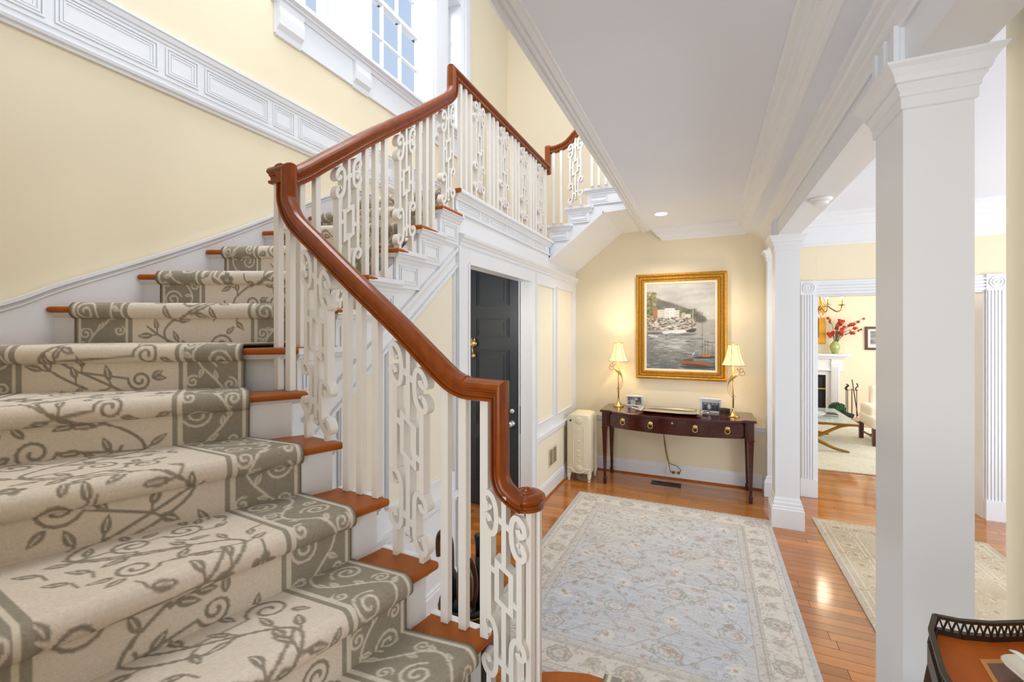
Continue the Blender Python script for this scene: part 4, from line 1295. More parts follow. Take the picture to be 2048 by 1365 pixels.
def side_rug(s, w, h):
    random.seed(9)
    n = mottled(s, None, 1, 8, 0.4)
    k = np.clip(0.5 + 0.3 * n, 0, 1)[..., None]
    s.a[:] = np.array((206, 192, 168), np.float32) * (1 - k) + np.array((184, 166, 140), np.float32) * k
    ink = (142, 118, 92); ivory = (222, 212, 194); gold = (186, 154, 110)
    s.rect(0, 0.05, 0, h, (188, 176, 158), 0.9); s.rect(w - 0.05, w, 0, h, (188, 176, 158), 0.9)
    for d in (0.05, 0.10, 0.26, 0.30):
        for a in (d, w - d): s.line([(a, d), (a, h - d)], 0.005, ivory, 0.8)
        for a in (d, h - d): s.line([(d, a), (w - d, a)], 0.005, ivory, 0.8)
    for j in range(16):
        yy = 0.18 + (h - 0.36) * j / 15
        for xx in (0.18, w - 0.18):
            rosette(s, xx, yy, 0.055, (gold, ink, ivory, ink), 0.75)
    for i in range(8):
        xx = 0.18 + (w - 0.36) * i / 7
        for yy in (0.18, h - 0.18): rosette(s, xx, yy, 0.055, (gold, ink, ivory, ink), 0.75)
    for q in range(700):
        s.leaf(random.uniform(0, w), random.uniform(0, h), random.uniform(0.02, 0.05), 0.008, random.uniform(0, 6.28), random.choice((ink, ivory, gold, ivory)), None, 0.6)
rug('area_rug', 1.022, 2.387, 2.30, 5.52, side_rug, 'tan and ivory patterned runner rug behind the closest column', 'oriental rugs on the wood floor')
def living_rug(s, w, h):
    random.seed(4)
    n = mottled(s, None, 1, 12, 0.5)
    k = np.clip(0.5 + 0.3 * n, 0, 1)[..., None]
    s.a[:] = np.array((226, 222, 206), np.float32) * (1 - k) + np.array((206, 202, 184), np.float32) * k
    for q in range(500):
        s.leaf(random.uniform(0, w), random.uniform(0, h), random.uniform(0.03, 0.09), 0.012, random.uniform(-0.4, 0.4), random.choice(((186, 184, 166), (236, 232, 220), (198, 190, 164))), None, 0.6)
    s.rect(0, w, 0, 0.012, (110, 92, 64), 0.9)
rug('area_rug', 0.95, 4.2, 7.485, 11.0, living_rug, 'pale cream rug under the glass coffee table', 'oriental rugs on the wood floor', cell=0.016, fringe=False)

# ================================================================== CONSOLE TABLE
ct = empty('console_table', (-0.37, 5.95, 0), 'dark mahogany bow-front console table with brass ring pulls', 'table')
def front(x, out=0.0):
    t = (x + 0.37) / 0.83
    if abs(t) > 0.92: return 5.70 - out
    return 5.70 - 0.05 * (1 if abs(t) < 0.91 else 0) - 0.13 * max(0.0, 1 - (t / 0.92) ** 2) - out
def bow_poly(x0, x1, out, yb, n=40):
    pts = [(x1, yb), (x0, yb)]
    for i in range(n + 1):
        x = x0 + (x1 - x0) * i / n
        pts.append((x, front(x, out)))
    return pts
MB().prism(bow_poly(-1.265, 0.525, 0.025, 6.215), 0.926, 0.956).build('tabletop', 'mahogany', ct, bevel=0.006)
MB().prism(bow_poly(-1.19, 0.45, -0.012, 6.18), 0.745, 0.926).build('apron', 'mahogany', ct)
for x in (-1.205, 0.465):
    for y in (5.715, 6.165):
        m_ = MB(); m_.square_lathe(x, y, 0.034, 0.034, [(0.72, 0), (0.926, 0)]); m_.square_lathe(x, y, 0.034, 0.034, [(0.716, 0.005), (0.73, 0.005)])
        m_.square_lathe(x, y, 0.034, 0.034, [(0.0, -0.014), (0.075, -0.011), (0.085, -0.013), (0.088, -0.019), (0.72, -0.001)])
        m_.build('leg', 'mahogany', ct)
def drawer(x0, x1, pulls, keyhole=False):
    n = 24; vs = []; fs = []
    for i in range(n + 1):
        x = x0 + (x1 - x0) * i / n; yf = front(x, -0.012)
        vs += [(x, yf - 0.006, 0.768), (x, yf - 0.006, 0.908), (x, yf + 0.01, 0.908), (x, yf + 0.01, 0.768)]
    for i in range(n):
        for k in range(4):
            k2 = (k + 1) % 4; fs.append((i * 4 + k, i * 4 + k2, i * 4 + 4 + k2, i * 4 + 4 + k))
    fs += [(3, 2, 1, 0), (n * 4, n * 4 + 1, n * 4 + 2, n * 4 + 3)]
    d = MB().add(vs, fs).build('drawer', 'mahogany', ct)
    for px in pulls:
        yf = front(px, -0.012) - 0.006
        m_ = MB(); m_.lathe([(0.030, 0.0), (0.030, -0.005), (0.022, -0.012), (0.012, -0.020), (0.004, -0.022)], (px, yf, 0.862), 14, 'Y')
        m_.tube([(px + 0.026 * math.cos(a), yf - 0.018, 0.832 + 0.030 * math.sin(a)) for a in np.linspace(0, 2 * PI, 19)[:-1]], 0.0055, 7, True)
        m_.build('ring_pull', 'brass', d, True)
    if keyhole:
        px = (x0 + x1) / 2; m_ = MB(); m_.lathe([(0.011, 0), (0.011, -0.004), (0.006, -0.006)], (px, front(px, -0.012) - 0.006, 0.885), 10, 'Y'); m_.build('keyhole', 'brass', d)
drawer(-1.14, -0.78, [-0.96]); drawer(-0.755, 0.015, [-0.62, -0.12], True); drawer(0.04, 0.40, [0.22])

# ------------------------------------------------------------------ lamps
def lamp(x, y, mir, label):
    z0 = 0.956
    t = empty('table_lamp', (x, y, z0), label, 'lamp', 'brass table lamps on the console')
    MB().lathe([(0.072, 0), (0.072, 0.008), (0.055, 0.022), (0.035, 0.04), (0.02, 0.062), (0.012, 0.08), (0.018, 0.09), (0.010, 0.10)], (x, y, z0), 22).build('base', 'brass', t, True)
    MB().lathe([(0.008, 0.09), (0.008, 0.62), (0.004, 0.62), (0.004, 0.86), (0.007, 0.862), (0.012, 0.872), (0.006, 0.882), (0.001, 0.886)], (x, y, z0), 10).build('pole', 'brass', t, True)
    s_ = mir
    body = catmull([(x - s_ * 0.055, y - 0.012, z0 + 0.515), (x - s_ * 0.02, y - 0.016, z0 + 0.49), (x + s_ * 0.025, y - 0.016, z0 + 0.45), (x + s_ * 0.06, y - 0.016, z0 + 0.37), (x + s_ * 0.055, y - 0.016, z0 + 0.30), (x + s_ * 0.02, y - 0.016, z0 + 0.24), (x - s_ * 0.02, y - 0.014, z0 + 0.205)], 6)
    n = len(body)
    rad = [0.006 + 0.016 * math.sin(min(1.0, i / (n * 0.45)) * PI) ** 1 if i < n * 0.45 else 0.006 - 0.004 * (i / n) for i in range(n)]
    rad = [max(0.003, r) for r in rad]
    m_ = MB(); m_.tube(body, rad, 10)
    m_.tube([Vector(p) + Vector((-s_ * 0.012, 0, 0.03)) for p in body[int(n * 0.42):]], 0.0035, 6)
    m_.build('bird_ornament', 'brass', t, True)
    for dx, dz, r in ((-0.085, 0.555, 0.024), (-0.062, 0.575, 0.020), (-0.095, 0.52, 0.028)):
        cx, cz = x + s_ * dx, z0 + dz
        MB().tube([(cx + r * math.cos(a), y - 0.012, cz + r * math.sin(a)) for a in np.linspace(0, 2 * PI, 17)[:-1]], 0.0028, 6, True).build('crest_ring', 'old_brass', t, True)
    # bell shade with six panels
    prof = [(0.058, 0.86), (0.064, 0.82), (0.074, 0.76), (0.090, 0.70), (0.110, 0.645), (0.126, 0.615)]
    vs = []; fs = []; N = 24
    for r, z in prof:
        for k in range(N):
            a = 2 * PI * k / N + 0.26; vs.append((x + r * math.cos(a), y + r * math.sin(a), z0 + z))
    for j in range(len(prof) - 1):
        for k in range(N):
            k2 = (k + 1) % N; fs.append((j * N + k, j * N + k2, (j + 1) * N + k2, (j + 1) * N + k))
    sd = MB().add(vs, fs).build('lamp_shade', 'shade', t, True)
    for k in range(6):
        a = 2 * PI * k / 6 + 0.26
        MB().tube([(x + (r + 0.001) * math.cos(a), y + (r + 0.001) * math.sin(a), z0 + z) for r, z in prof], 0.0022, 5).build('shade_rib', 'shade_trim', sd)
    for r, z in ((0.058, 0.86), (0.126, 0.615)):
        MB().tube([(x + r * math.cos(a), y + r * math.sin(a), z0 + z) for a in np.linspace(0, 2 * PI, 25)[:-1]], 0.0032, 6, True).build('shade_band', 'shade_trim', sd)
    MB().sphere((x, y, z0 + 0.74), 0.022, 0.022, 0.03).build('bulb', 'bulb', t, True)
    d = bpy.data.lights.new('lamp_glow', 'POINT'); d.energy = 11.0; d.color = (1.0, 0.80, 0.48); d.shadow_soft_size = 0.03
    lo = bpy.data.objects.new('lamp_glow', d); COL.objects.link(lo); lo.location = (x, y, z0 + 0.80)
lamp(-1.09, 6.03, 1, 'brass bird lamp with lit bell shade next to the radiator end of the table')
lamp(0.295, 5.88, -1, 'brass bird lamp with lit bell shade overlapping the painting frame')

# ------------------------------------------------------------------ painting
pt = empty('framed_painting', (-0.32, 6.24, 1.33), 'harbour oil painting in a wide gilt frame on the yellow wall', 'painting')
px0, px1, pz0, pz1 = -0.883, 0.243, 1.333, 2.748
def frame_member(a, b, inn, name):
    pass
def gframe(mb, o0, o1, y0, y1):
    """rectangular ring between offsets o0..o1 from the outer edge"""
    X0, X1, Z0, Z1 = px0 + o0, px1 - o0, pz0 + o0, pz1 - o0
    x0, x1, z0, z1 = px0 + o1, px1 - o1, pz0 + o1, pz1 - o1
    vs = [(X0, y0, Z0), (X1, y0, Z0), (X1, y0, Z1), (X0, y0, Z1), (x0, y1, z0), (x1, y1, z0), (x1, y1, z1), (x0, y1, z1)]
    return mb.add(vs, [(0, 1, 5, 4), (1, 2, 6, 5), (2, 3, 7, 6), (3, 0, 4, 7)])
def ring(steps, m, name):
    mb = MB()
    for (o0, y0), (o1, y1) in zip(steps[:-1], steps[1:]): gframe(mb, o0, o1, y0, y1)
    return mb.build(name, m, pt)
ring([(0.0, 6.245), (0.0, 6.20), (0.008, 6.185), (0.022, 6.178), (0.034, 6.184), (0.038, 6.192)], 'gilt', 'outer_moulding')
ring([(0.038, 6.192), (0.044, 6.188), (0.075, 6.200), (0.080, 6.204)], 'gilt_dark', 'cove')
ring([(0.080, 6.204), (0.084, 6.196), (0.094, 6.196), (0.098, 6.206), (0.104, 6.204), (0.112, 6.212)], 'gilt', 'inner_moulding')
ring([(0.112, 6.212), (0.114, 6.210), (0.138, 6.218), (0.139, 6.226)], 'linen', 'liner')
fl_ = MB()
def ridge(cx_, cz_, hx_, hz_, y0_, y1_): fl_.add([(cx_ - hx_, y0_, cz_ - hz_), (cx_ + hx_, y0_, cz_ - hz_), (cx_ + hx_, y1_, cz_ + hz_), (cx_ - hx_, y1_, cz_ + hz_)], [(0, 1, 2, 3)])
for q in range(112):
    xx = px0 + 0.055 + (px1 - px0 - 0.11) * (q + 0.5) / 112
    for zz in (pz0 + 0.060, pz1 - 0.060): fl_.box(xx - 0.0022, xx + 0.0022, 6.186, 6.204, zz - 0.014, zz + 0.014)
for q in range(142):
    zz = pz0 + 0.055 + (pz1 - pz0 - 0.11) * (q + 0.5) / 142
    for xx in (px0 + 0.060, px1 - 0.060): fl_.box(xx - 0.014, xx + 0.014, 6.186, 6.204, zz - 0.0022, zz + 0.0022)
fo_ = fl_.build('fluting', 'gilt', pt); fo_['kind'] = 'stuff'
# beading on the frame
bd = MB()
for q in range(58):
    t_ = (q + 0.5) / 58
    for zz in (pz0 + 0.020, pz1 - 0.020): bd.sphere((px0 + (px1 - px0) * t_, 6.180, zz), 0.006, 0.006, 0.006, 6, 4)
for q in range(74):
    t_ = (q + 0.5) / 74
    for xx in (px0 + 0.020, px1 - 0.020): bd.sphere((xx, 6.180, pz0 + (pz1 - pz0) * t_), 0.006, 0.006, 0.006, 6, 4)
bo = bd.build('beading', 'gilt', pt, True); bo['kind'] = 'stuff'
cw, ch = px1 - px0 - 0.276, pz1 - pz0 - 0.276
S = Sheet(cw, ch, 0.0045, (176, 174, 170))
random.seed(31)
n = mottled(S, None, 1, 5, 0.35)
yv = (S.Y / ch)[:, None]
def mixc(a, b, k): return np.asarray(a, np.float32) * (1 - k) + np.asarray(b, np.float32) * k
sky = mixc((196, 192, 184), (158, 152, 146), np.clip(0.4 + 0.35 * n, 0, 1)[..., None])
sea = mixc((172, 168, 158), (86, 88, 88), np.clip((0.42 - yv) * 2.2 + 0.2 * n, 0, 1)[..., None])
S.a[:] = np.where((yv > 0.58)[..., None], sky, sea)
def U(x): return x * cw
def Vv(y): return y * ch
for q in range(160):    # clouds
    S.disc(U(random.random()), Vv(random.uniform(0.74, 1.0)), U(random.uniform(0.04, 0.15)), Vv(random.uniform(0.008, 0.02)), random.choice(((206, 203, 197), (168, 164, 158), (190, 186, 178))), 0.3, 0.1, 6)
for q in range(170):     # hill
    t_ = random.random(); S.disc(U(0.08 + 0.72 * t_), Vv(0.83 - 0.19 * t_ - random.random() * 0.09), U(0.08), Vv(0.026), random.choice(((104, 100, 92), (88, 86, 76), (122, 116, 106))), 0.5, -0.2, 5)
for q in range(90):
    t_ = random.random(); S.disc(U(0.3 + 0.42 * t_), Vv(0.63 + random.uniform(-0.03, 0.06)), U(0.04), Vv(0.014), random.choice(((98, 104, 78), (120, 122, 92), (82, 84, 66))), 0.6, 0.2, 4)
for q in range(150):    # tree mass at the edge
    S.disc(U(random.uniform(0, 0.14)), Vv(random.uniform(0.55, 0.90)), U(0.03), Vv(0.014), random.choice(((110, 116, 74), (142, 132, 84), (84, 92, 62), (168, 150, 110))), 0.7, random.random() * 3, 2)
for (a, b_, c_, d_, col) in ((0.28, 0.43, 0.60, 0.715, (236, 232, 226)), (0.43, 0.50, 0.60, 0.69, (222, 214, 196)), (0.17, 0.28, 0.61, 0.70, (216, 206, 188)), (0.10, 0.17, 0.56, 0.72, (170, 112, 74)), (0.53, 0.58, 0.60, 0.66, (206, 192, 168)), (0.58, 0.66, 0.60, 0.645, (222, 216, 204))):
    S.rect(U(a), U(b_), Vv(c_), Vv(d_), col, 0.92)
    nx_ = max(2, int((b_ - a) / 0.03))
    for i in range(nx_):
        for j in range(3): S.rect(U(a + (i + 0.35) * (b_ - a) / nx_), U(a + (i + 0.65) * (b_ - a) / nx_), Vv(c_ + (j + 0.35) * (d_ - c_) / 3.2), Vv(c_ + (j + 0.72) * (d_ - c_) / 3.2), (140, 128, 116), 0.6)
for q in range(420):    # crowded moored boats
    x_, y_ = random.uniform(0.0, 0.72), random.uniform(0.46, 0.60)
    S.disc(U(x_), Vv(y_), U(random.uniform(0.008, 0.03)), Vv(random.uniform(0.003, 0.008)), random.choice(((226, 220, 210), (150, 110, 84), (104, 92, 82), (206, 198, 186), (90, 84, 78))), 0.85, random.uniform(-0.3, 0.3))
for q in range(26):
    x_ = random.uniform(0.25, 0.7); S.line([(U(x_), Vv(0.56)), (U(x_), Vv(random.uniform(0.64, 0.75)))], 0.0018, (196, 188, 178), 0.7)
S.disc(U(0.42), Vv(0.435), U(0.20), Vv(0.022), (232, 228, 222), 0.95, 0.06); S.leaf(U(0.74), Vv(0.455), U(0.16), Vv(0.022), PI + 0.1, (76, 70, 66), None, 0.95)
S.disc(U(0.10), Vv(0.385), U(0.08), Vv(0.018), (226, 222, 216), 0.9, -0.2); S.rect(U(0.02), U(0.25), Vv(0.405), Vv(0.43), (70, 66, 62), 0.6)
S.disc(U(0.62), Vv(0.405), U(0.10), Vv(0.012), (84, 88, 72), 0.6, 0, 4)
for q in range(420):    # ripples
    y_ = random.uniform(0.0, 0.42); x_ = random.random()
    S.disc(U(x_), Vv(y_), U(random.uniform(0.01, 0.05)), Vv(0.0035), random.choice(((206, 202, 194), (118, 120, 120), (64, 68, 70), (150, 148, 142), (92, 98, 100))), 0.55, random.uniform(-0.1, 0.1), 1.5)
for q in range(60): S.disc(U(random.uniform(0.15, 0.6)), Vv(random.uniform(0.22, 0.36)), U(0.05), Vv(0.006), (214, 210, 202), 0.4, 0, 3)
S.disc(U(0.72), Vv(0.075), U(0.22), Vv(0.03), (150, 100, 68), 0.95, -0.06); S.rect(U(0.55), U(0.70), Vv(0.10), Vv(0.128), (116, 84, 60), 0.9); S.disc(U(0.73), Vv(0.052), U(0.2), Vv(0.012), (92, 58, 42), 0.8, -0.06)
S.disc(U(0.86), Vv(0.145), U(0.16), Vv(0.016), (72, 64, 58), 0.9, 0.05); S.rect(U(0.82), U(0.93), Vv(0.155), Vv(0.19), (188, 132, 78), 0.9); S.disc(U(0.74), Vv(0.03), U(0.24), Vv(0.014), (62, 58, 56), 0.7)
for x_, t_ in ((0.82, 0.66), (0.86, 0.36), (0.90, 0.34), (0.96, 0.30)): S.line([(U(x_), Vv(0.17)), (U(x_), Vv(t_))], 0.0024, (96, 84, 72), 0.9)
S.leaf(U(0.68), Vv(0.16), Vv(0.06), 0.007, 1.1, (232, 226, 214), None, 0.9); S.leaf(U(0.90), Vv(0.63), 0.03, 0.005, 1.4, (236, 232, 224), None, 0.9)
S.a += rng.normal(0, 4, S.a.shape[:2])[..., None]
X, Z = np.meshgrid(np.linspace(px0 + 0.138, px1 - 0.138, S.nu), np.linspace(pz0 + 0.138, pz1 - 0.138, S.nv))
color_grid('canvas', np.stack([X, np.full_like(X, 6.224), Z], -1), S.nu, S.nv, np.clip(S.a, 0, 255), 'paint_print', pt)

# ------------------------------------------------------------------ photo frames, tray, small things
def photo(name, label, x, y, w_, h_, rz, lean, paint, fm='frame_silver', bw=0.018):
    t = empty(name, (x, y, 0.956), label, 'photo frame', 'framed photographs on the console')
    Rm = Matrix.Translation((x, y, 0.957)) @ Matrix.Rotation(rz, 4, 'Z') @ Matrix.Rotation(-lean, 4, 'X')
    def T(mb): mb.v = [tuple(Rm @ Vector(p)) for p in mb.v]; return mb
    m_ = MB()
    for a, b_, c_, d_ in ((-w_ / 2, -w_ / 2 + bw, 0, h_), (w_ / 2 - bw, w_ / 2, 0, h_), (-w_ / 2, w_ / 2, 0, bw), (-w_ / 2, w_ / 2, h_ - bw, h_)): m_.box(a, b_, -0.008, 0.008, c_, d_)
    T(m_).build('frame', fm, t, bevel=0.002, seg=1)
    T(MB().box(-w_ / 2 + 0.004, w_ / 2 - 0.004, 0.004, 0.009, 0.004, h_ - 0.004)).build('backing', 'black', t)
    T(MB().add([(-0.02, 0.008, h_ * 0.8), (0.02, 0.008, h_ * 0.8), (0.02, 0.008 + 0.4 * h_, 0.02 * h_), (-0.02, 0.008 + 0.4 * h_, 0.02 * h_)], [(0, 1, 2, 3)])).build('easel_back', 'black', t)
    s = Sheet(w_ - 2 * bw, h_ - 2 * bw, 0.004, (120, 124, 130)); paint(s, w_ - 2 * bw, h_ - 2 * bw)
    X, Z = np.meshgrid(np.linspace(-w_ / 2 + bw, w_ / 2 - bw, s.nu), np.linspace(bw, h_ - bw, s.nv))
    P_ = np.stack([X, np.full_like(X, 0.001), Z], -1).reshape(-1, 3)
    M = np.array(Rm); P_ = P_ @ M[:3, :3].T + M[:3, 3]
    color_grid('print', P_, s.nu, s.nv, np.clip(s.a, 0, 255), 'photo_print', t)
def ph1(s, w_, h_):
    s.a[:] = (150, 148, 142)
    for q in range(50): s.disc(random.uniform(0, w_), random.uniform(0, h_), 0.014, 0.010, random.choice(((110, 108, 100), (190, 188, 182), (70, 68, 62))), 0.6)
    s.disc(w_ * 0.62, h_ * 0.72, 0.02, 0.016, (226, 216, 200), 0.9); s.disc(w_ * 0.4, h_ * 0.3, 0.035, 0.04, (220, 218, 212), 0.8)
def ph2(s, w_, h_):
    s.a[:] = (112, 122, 138)
    s.rect(0, w_, h_ * 0.8, h_, (214, 216, 222)); s.rect(0, w_, 0, h_ * 0.25, (84, 88, 98))
    for i in range(4):
        xx = w_ * (0.18 + 0.22 * i); s.disc(xx, h_ * 0.62, 0.012, 0.013, (206, 184, 166)); s.disc(xx, h_ * 0.36, 0.018, 0.035, random.choice(((222, 222, 226), (70, 80, 110), (60, 62, 70))), 0.95)
photo('photo_frame', 'small silver-framed photograph near the left lamp', -0.89, 6.12, 0.215, 0.150, 0.05, -0.2, ph1)
photo('photo_frame', 'larger silver-framed group photograph propped behind the tray', 0.055, 6.03, 0.245, 0.190, -0.16, -0.25, ph2, 'frame_silver', 0.022)
t = empty('folding_photo_frame', (0.205, 5.86, 0.956), 'tiny hinged wooden double photo frame beside the lamp', 'photo frame')
for sx, rz in ((-1, 0.25), (1, -0.55)):
    Rm = Matrix.Translation((0.205, 5.86, 0.957)) @ Matrix.Rotation(rz, 4, 'Z')
    m_ = MB().box(min(0, sx * 0.065), max(0, sx * 0.065), -0.005, 0.005, 0, 0.098); m_.v = [tuple(Rm @ Vector(p)) for p in m_.v]
    lf = m_.build('leaf', 'handle_wood', t)
    m_ = MB().lathe([(0.026, -0.005), (0.026, -0.008), (0.020, -0.0085), (0.001, -0.0085)], (sx * 0.033, 0, 0.052), 14, 'Y'); m_.v = [tuple(Rm @ Vector(p)) for p in m_.v]
    m_.build('oval_print', 'black', lf)
# tray
t = empty('serving_tray', (-0.42, 5.80, 0.956), 'polished silver serving tray with looped handles on the console', 'tray')
def sup(a, rx, ry, e=0.45): return (rx * abs(math.cos(a)) ** e * (1 if math.cos(a) >= 0 else -1), ry * abs(math.sin(a)) ** e * (1 if math.sin(a) >= 0 else -1))
def tray_ring(prof, c):
    mb = MB(); N = 48; vs = []; fs = []
    for (sx, sy, z) in prof:
        for k in range(N):
            p = sup(2 * PI * k / N, sx, sy); vs.append((c[0] + p[0], c[1] + p[1], c[2] + z))
    for j in range(len(prof) - 1):
        for k in range(N):
            k2 = (k + 1) % N; fs.append((j * N + k, j * N + k2, (j + 1) * N + k2, (j + 1) * N + k))
    fs.append(tuple(range(N - 1, -1, -1))); fs.append(tuple((len(prof) - 1) * N + k for k in range(N)))
    return mb.add(vs, fs)
tray_ring([(0.30, 0.125, 0.0), (0.345, 0.155, 0.016), (0.375, 0.175, 0.030), (0.385, 0.182, 0.033), (0.375, 0.175, 0.036), (0.345, 0.152, 0.022), (0.33, 0.14, 0.018)], (-0.42, 5.80, 0.957)).build('plate', 'silver', t, False)
for sg in (-1, 1):
    pts = catmull([(-0.42 + sg * 0.37, 5.71, 0.992), (-0.42 + sg * 0.44, 5.73, 1.002), (-0.42 + sg * 0.455, 5.80, 1.006), (-0.42 + sg * 0.44, 5.87, 1.002), (-0.42 + sg * 0.37, 5.89, 0.992)], 5)
    MB().tube(pts, 0.008, 8).build('handle', 'silver', t, True)
    m_ = MB()
    for dy in (-0.12, -0.04, 0.04, 0.12): m_.sphere((-0.42 + sg * 0.33, 5.80 + dy, 0.992), 0.022, 0.018, 0.010, 8, 6)
    m_.build('shell_ornament', 'silver', t, True)

# power cord, outlet, floor grille, wall vent
t = empty('power_outlet', (-0.38, 6.23, 0.05), 'white baseboard outlet with two plugs and a hanging gold lamp cord', 'outlet')
MB().box(-0.49, -0.26, 6.222, 6.231, 0.045, 0.145).build('plate', 'plastic_white', t, bevel=0.003)
m_ = MB(); m_.tube(catmull([(-0.54, 6.20, 0.925), (-0.535, 6.21, 0.70), (-0.50, 6.215, 0.45), (-0.46, 6.215, 0.22), (-0.44, 6.2, 0.12), (-0.40, 6.205, 0.095)], 8), 0.005, 6)
m_.tube(catmull([(-0.535, 6.21, 0.925), (-0.52, 6.215, 0.55), (-0.47, 6.215, 0.24), (-0.36, 6.2, 0.19), (-0.31, 6.195, 0.14), (-0.33, 6.205, 0.10)], 8), 0.005, 6)
m_.build('cord', 'old_brass', t, True)
for xx in (-0.40, -0.335): MB().lathe([(0.018, 0), (0.018, -0.02), (0.010, -0.03)], (xx, 6.222, 0.095), 10, 'Y').build('plug', 'old_brass', t, True)
t = empty('floor_register', (-0.47, 5.98, 0), 'dark metal floor heating grille under the console table', 'floor grille')
m_ = MB()
for a, b_, c_, d_ in ((-0.655, -0.635, 5.92, 6.05), (-0.315, -0.295, 5.92, 6.05), (-0.655, -0.295, 5.92, 5.938), (-0.655, -0.295, 6.032, 6.05), (-0.48, -0.47, 5.92, 6.05)): m_.box(a, b_, c_, d_, 0.001, 0.006)
m_.build('frame', 'dark_metal', t)
MB().box(-0.64, -0.31, 5.93, 6.04, 0.0005, 0.0015).build('duct', 'black', t)
for i in range(22): MB().box(-0.628 + i * 0.0148, -0.622 + i * 0.0148, 5.938, 6.032, 0.001, 0.005).build('slat', 'dark_metal', t)
t = empty('wall_vent', (DX + 0.01, 5.16, 0.34), 'small louvred vent grille in the cream dado panel', 'vent')
MB().box(DX + 0.005, DX + 0.012, 5.02, 5.32, 0.325, 0.545).build('frame', 'vent_beige', t)
for i in range(8):
    for y0, y1 in ((5.045, 5.155), (5.185, 5.295)):
        MB().box(DX + 0.012, DX + 0.0145, y0, y1, 0.348 + i * 0.023, 0.359 + i * 0.023).build('louvre', 'dark_metal', t)

# ------------------------------------------------------------------ radiator
t = empty('radiator', (-1.53, 5.8, 0), 'cream cast iron radiator with embossed end panel beside the console', 'radiator')
xa, xb = -1.695, -1.368
for i in range(5):
    y0 = 5.615 + i * 0.078
    m_ = MB()
    prof = []
    N = 8
    hw = (xb - xa) / 2
    for z, o in ((0.11, 0.02), (0.13, 0.0), (0.80, 0.0), (0.845, 0.008), (0.872, 0.03), (0.88, 0.06)): prof.append((z, -o))
    vs = []; fs = []
    for z, o in prof:
        cx = (xa + xb) / 2
        for dx, dy in ((-1, -0.5), (-0.8, -1), (0.8, -1), (1, -0.5), (1, 0.5), (0.8, 1), (-0.8, 1), (-1, 0.5)):
            vs.append((cx + dx * (hw + o), y0 + 0.034 + dy * 0.033, z))
    for j in range(len(prof) - 1):
        for k in range(8):
            k2 = (k + 1) % 8; fs.append((j * 8 + k, j * 8 + k2, j * 8 + 8 + k2, j * 8 + 8 + k))
    fs += [tuple(range(7, -1, -1)), tuple((len(prof) - 1) * 8 + k for k in range(8))]
    sct = m_.add(vs, fs).build('section', 'radiator_cream', t, True, bevel=0.008)
    if i in (0, 4):
        for xx in (xa + 0.028, xb - 0.028):
            MB().tube(catmull([(xx, y0 + 0.034, 0.16), (xx, y0 + 0.03, 0.10), (xx, y0 + 0.012, 0.05), (xx, y0 + 0.02, 0.02), (xx, y0 + 0.0, 0.006)], 4), [0.030, 0.03, 0.03, 0.03, 0.028, 0.028, 0.026, 0.024, 0.022, 0.02, 0.018, 0.017, 0.016, 0.018, 0.02, 0.02, 0.018][:17], 8).build('foot', 'radiator_cream', t, True)
    if i == 0:
        yf = y0 + 0.0
        for zz in (0.80, 0.17):
            MB().lathe([(0.048, 0.006), (0.048, -0.004), (0.036, -0.012), (0.030, -0.010), (0.018, -0.018), (0.003, -0.020)], (-1.53, yf, zz), 18, 'Y').build('medallion', 'radiator_cream', sct, True)
        for zz in (0.68, 0.53, 0.40, 0.34, 0.27): MB().sphere((-1.53, yf + 0.002, zz), 0.016, 0.010, 0.016, 10, 6).build('boss', 'radiator_cream', sct, True)
        for xx in (-1.605, -1.462):
            m_ = MB()
            for q in range(26): m_.sphere((xx, yf + 0.002, 0.23 + q * 0.0195), 0.010, 0.008, 0.012, 8, 6)
            bo = m_.build('bead_strip', 'radiator_cream', sct, True)
        m_ = MB(); m_.tube(catmull([(xa + 0.01, yf + 0.004, 0.17), (xa + 0.06, yf - 0.002, 0.165), (xa + 0.10, yf, 0.13), (-1.53, yf, 0.115), (xb - 0.10, yf, 0.13), (xb - 0.06, yf - 0.002, 0.165), (xb - 0.01, yf + 0.004, 0.17)], 5), 0.010, 8); m_.build('scroll_band', 'radiator_cream', sct, True)
        m_ = MB(); m_.lathe([(0.012, 0.0), (0.012, -0.02), (0.006, -0.026)], (-1.64, yf, 0.80), 10, 'Y'); m_.build('air_valve', 'dark_metal', sct, True)

# ------------------------------------------------------------------ ceiling fittings
t = empty('recessed_light', (-0.484, 5.40, ZC), 'lit round recessed downlight in the hall ceiling', 'light')
MB().lathe([(0.085, 0.0), (0.085, -0.006), (0.068, -0.008)], (-0.484, 5.40, ZC), 28).build('trim_ring', 'plastic_white', t)
MB().lathe([(0.066, -0.008), (0.066, -0.011), (0.001, -0.011)], (-0.484, 5.40, ZC), 28).build('lens', 'lamp_white', t)
d = bpy.data.lights.new('downlight', 'SPOT'); d.energy = 115; d.spot_size = 2.3; d.spot_blend = 0.6; d.shadow_soft_size = 0.06; d.color = (1, 0.95, 0.86)
lo = bpy.data.objects.new('downlight', d); COL.objects.link(lo); lo.location = (-0.484, 5.40, ZC - 0.02)
t = empty('smoke_detector', (0.76, 3.82, 2.95), 'round white smoke detector under the beam', 'smoke detector')
MB().lathe([(0.072, 0.0), (0.072, -0.012), (0.060, -0.022)], (0.76, 3.82, 2.95), 24).build('base', 'plastic_white', t, True)
MB().lathe([(0.052, -0.022), (0.050, -0.038), (0.030, -0.044), (0.002, -0.045)], (0.76, 3.82, 2.95), 24).build('cover', 'plastic_white', t, True)

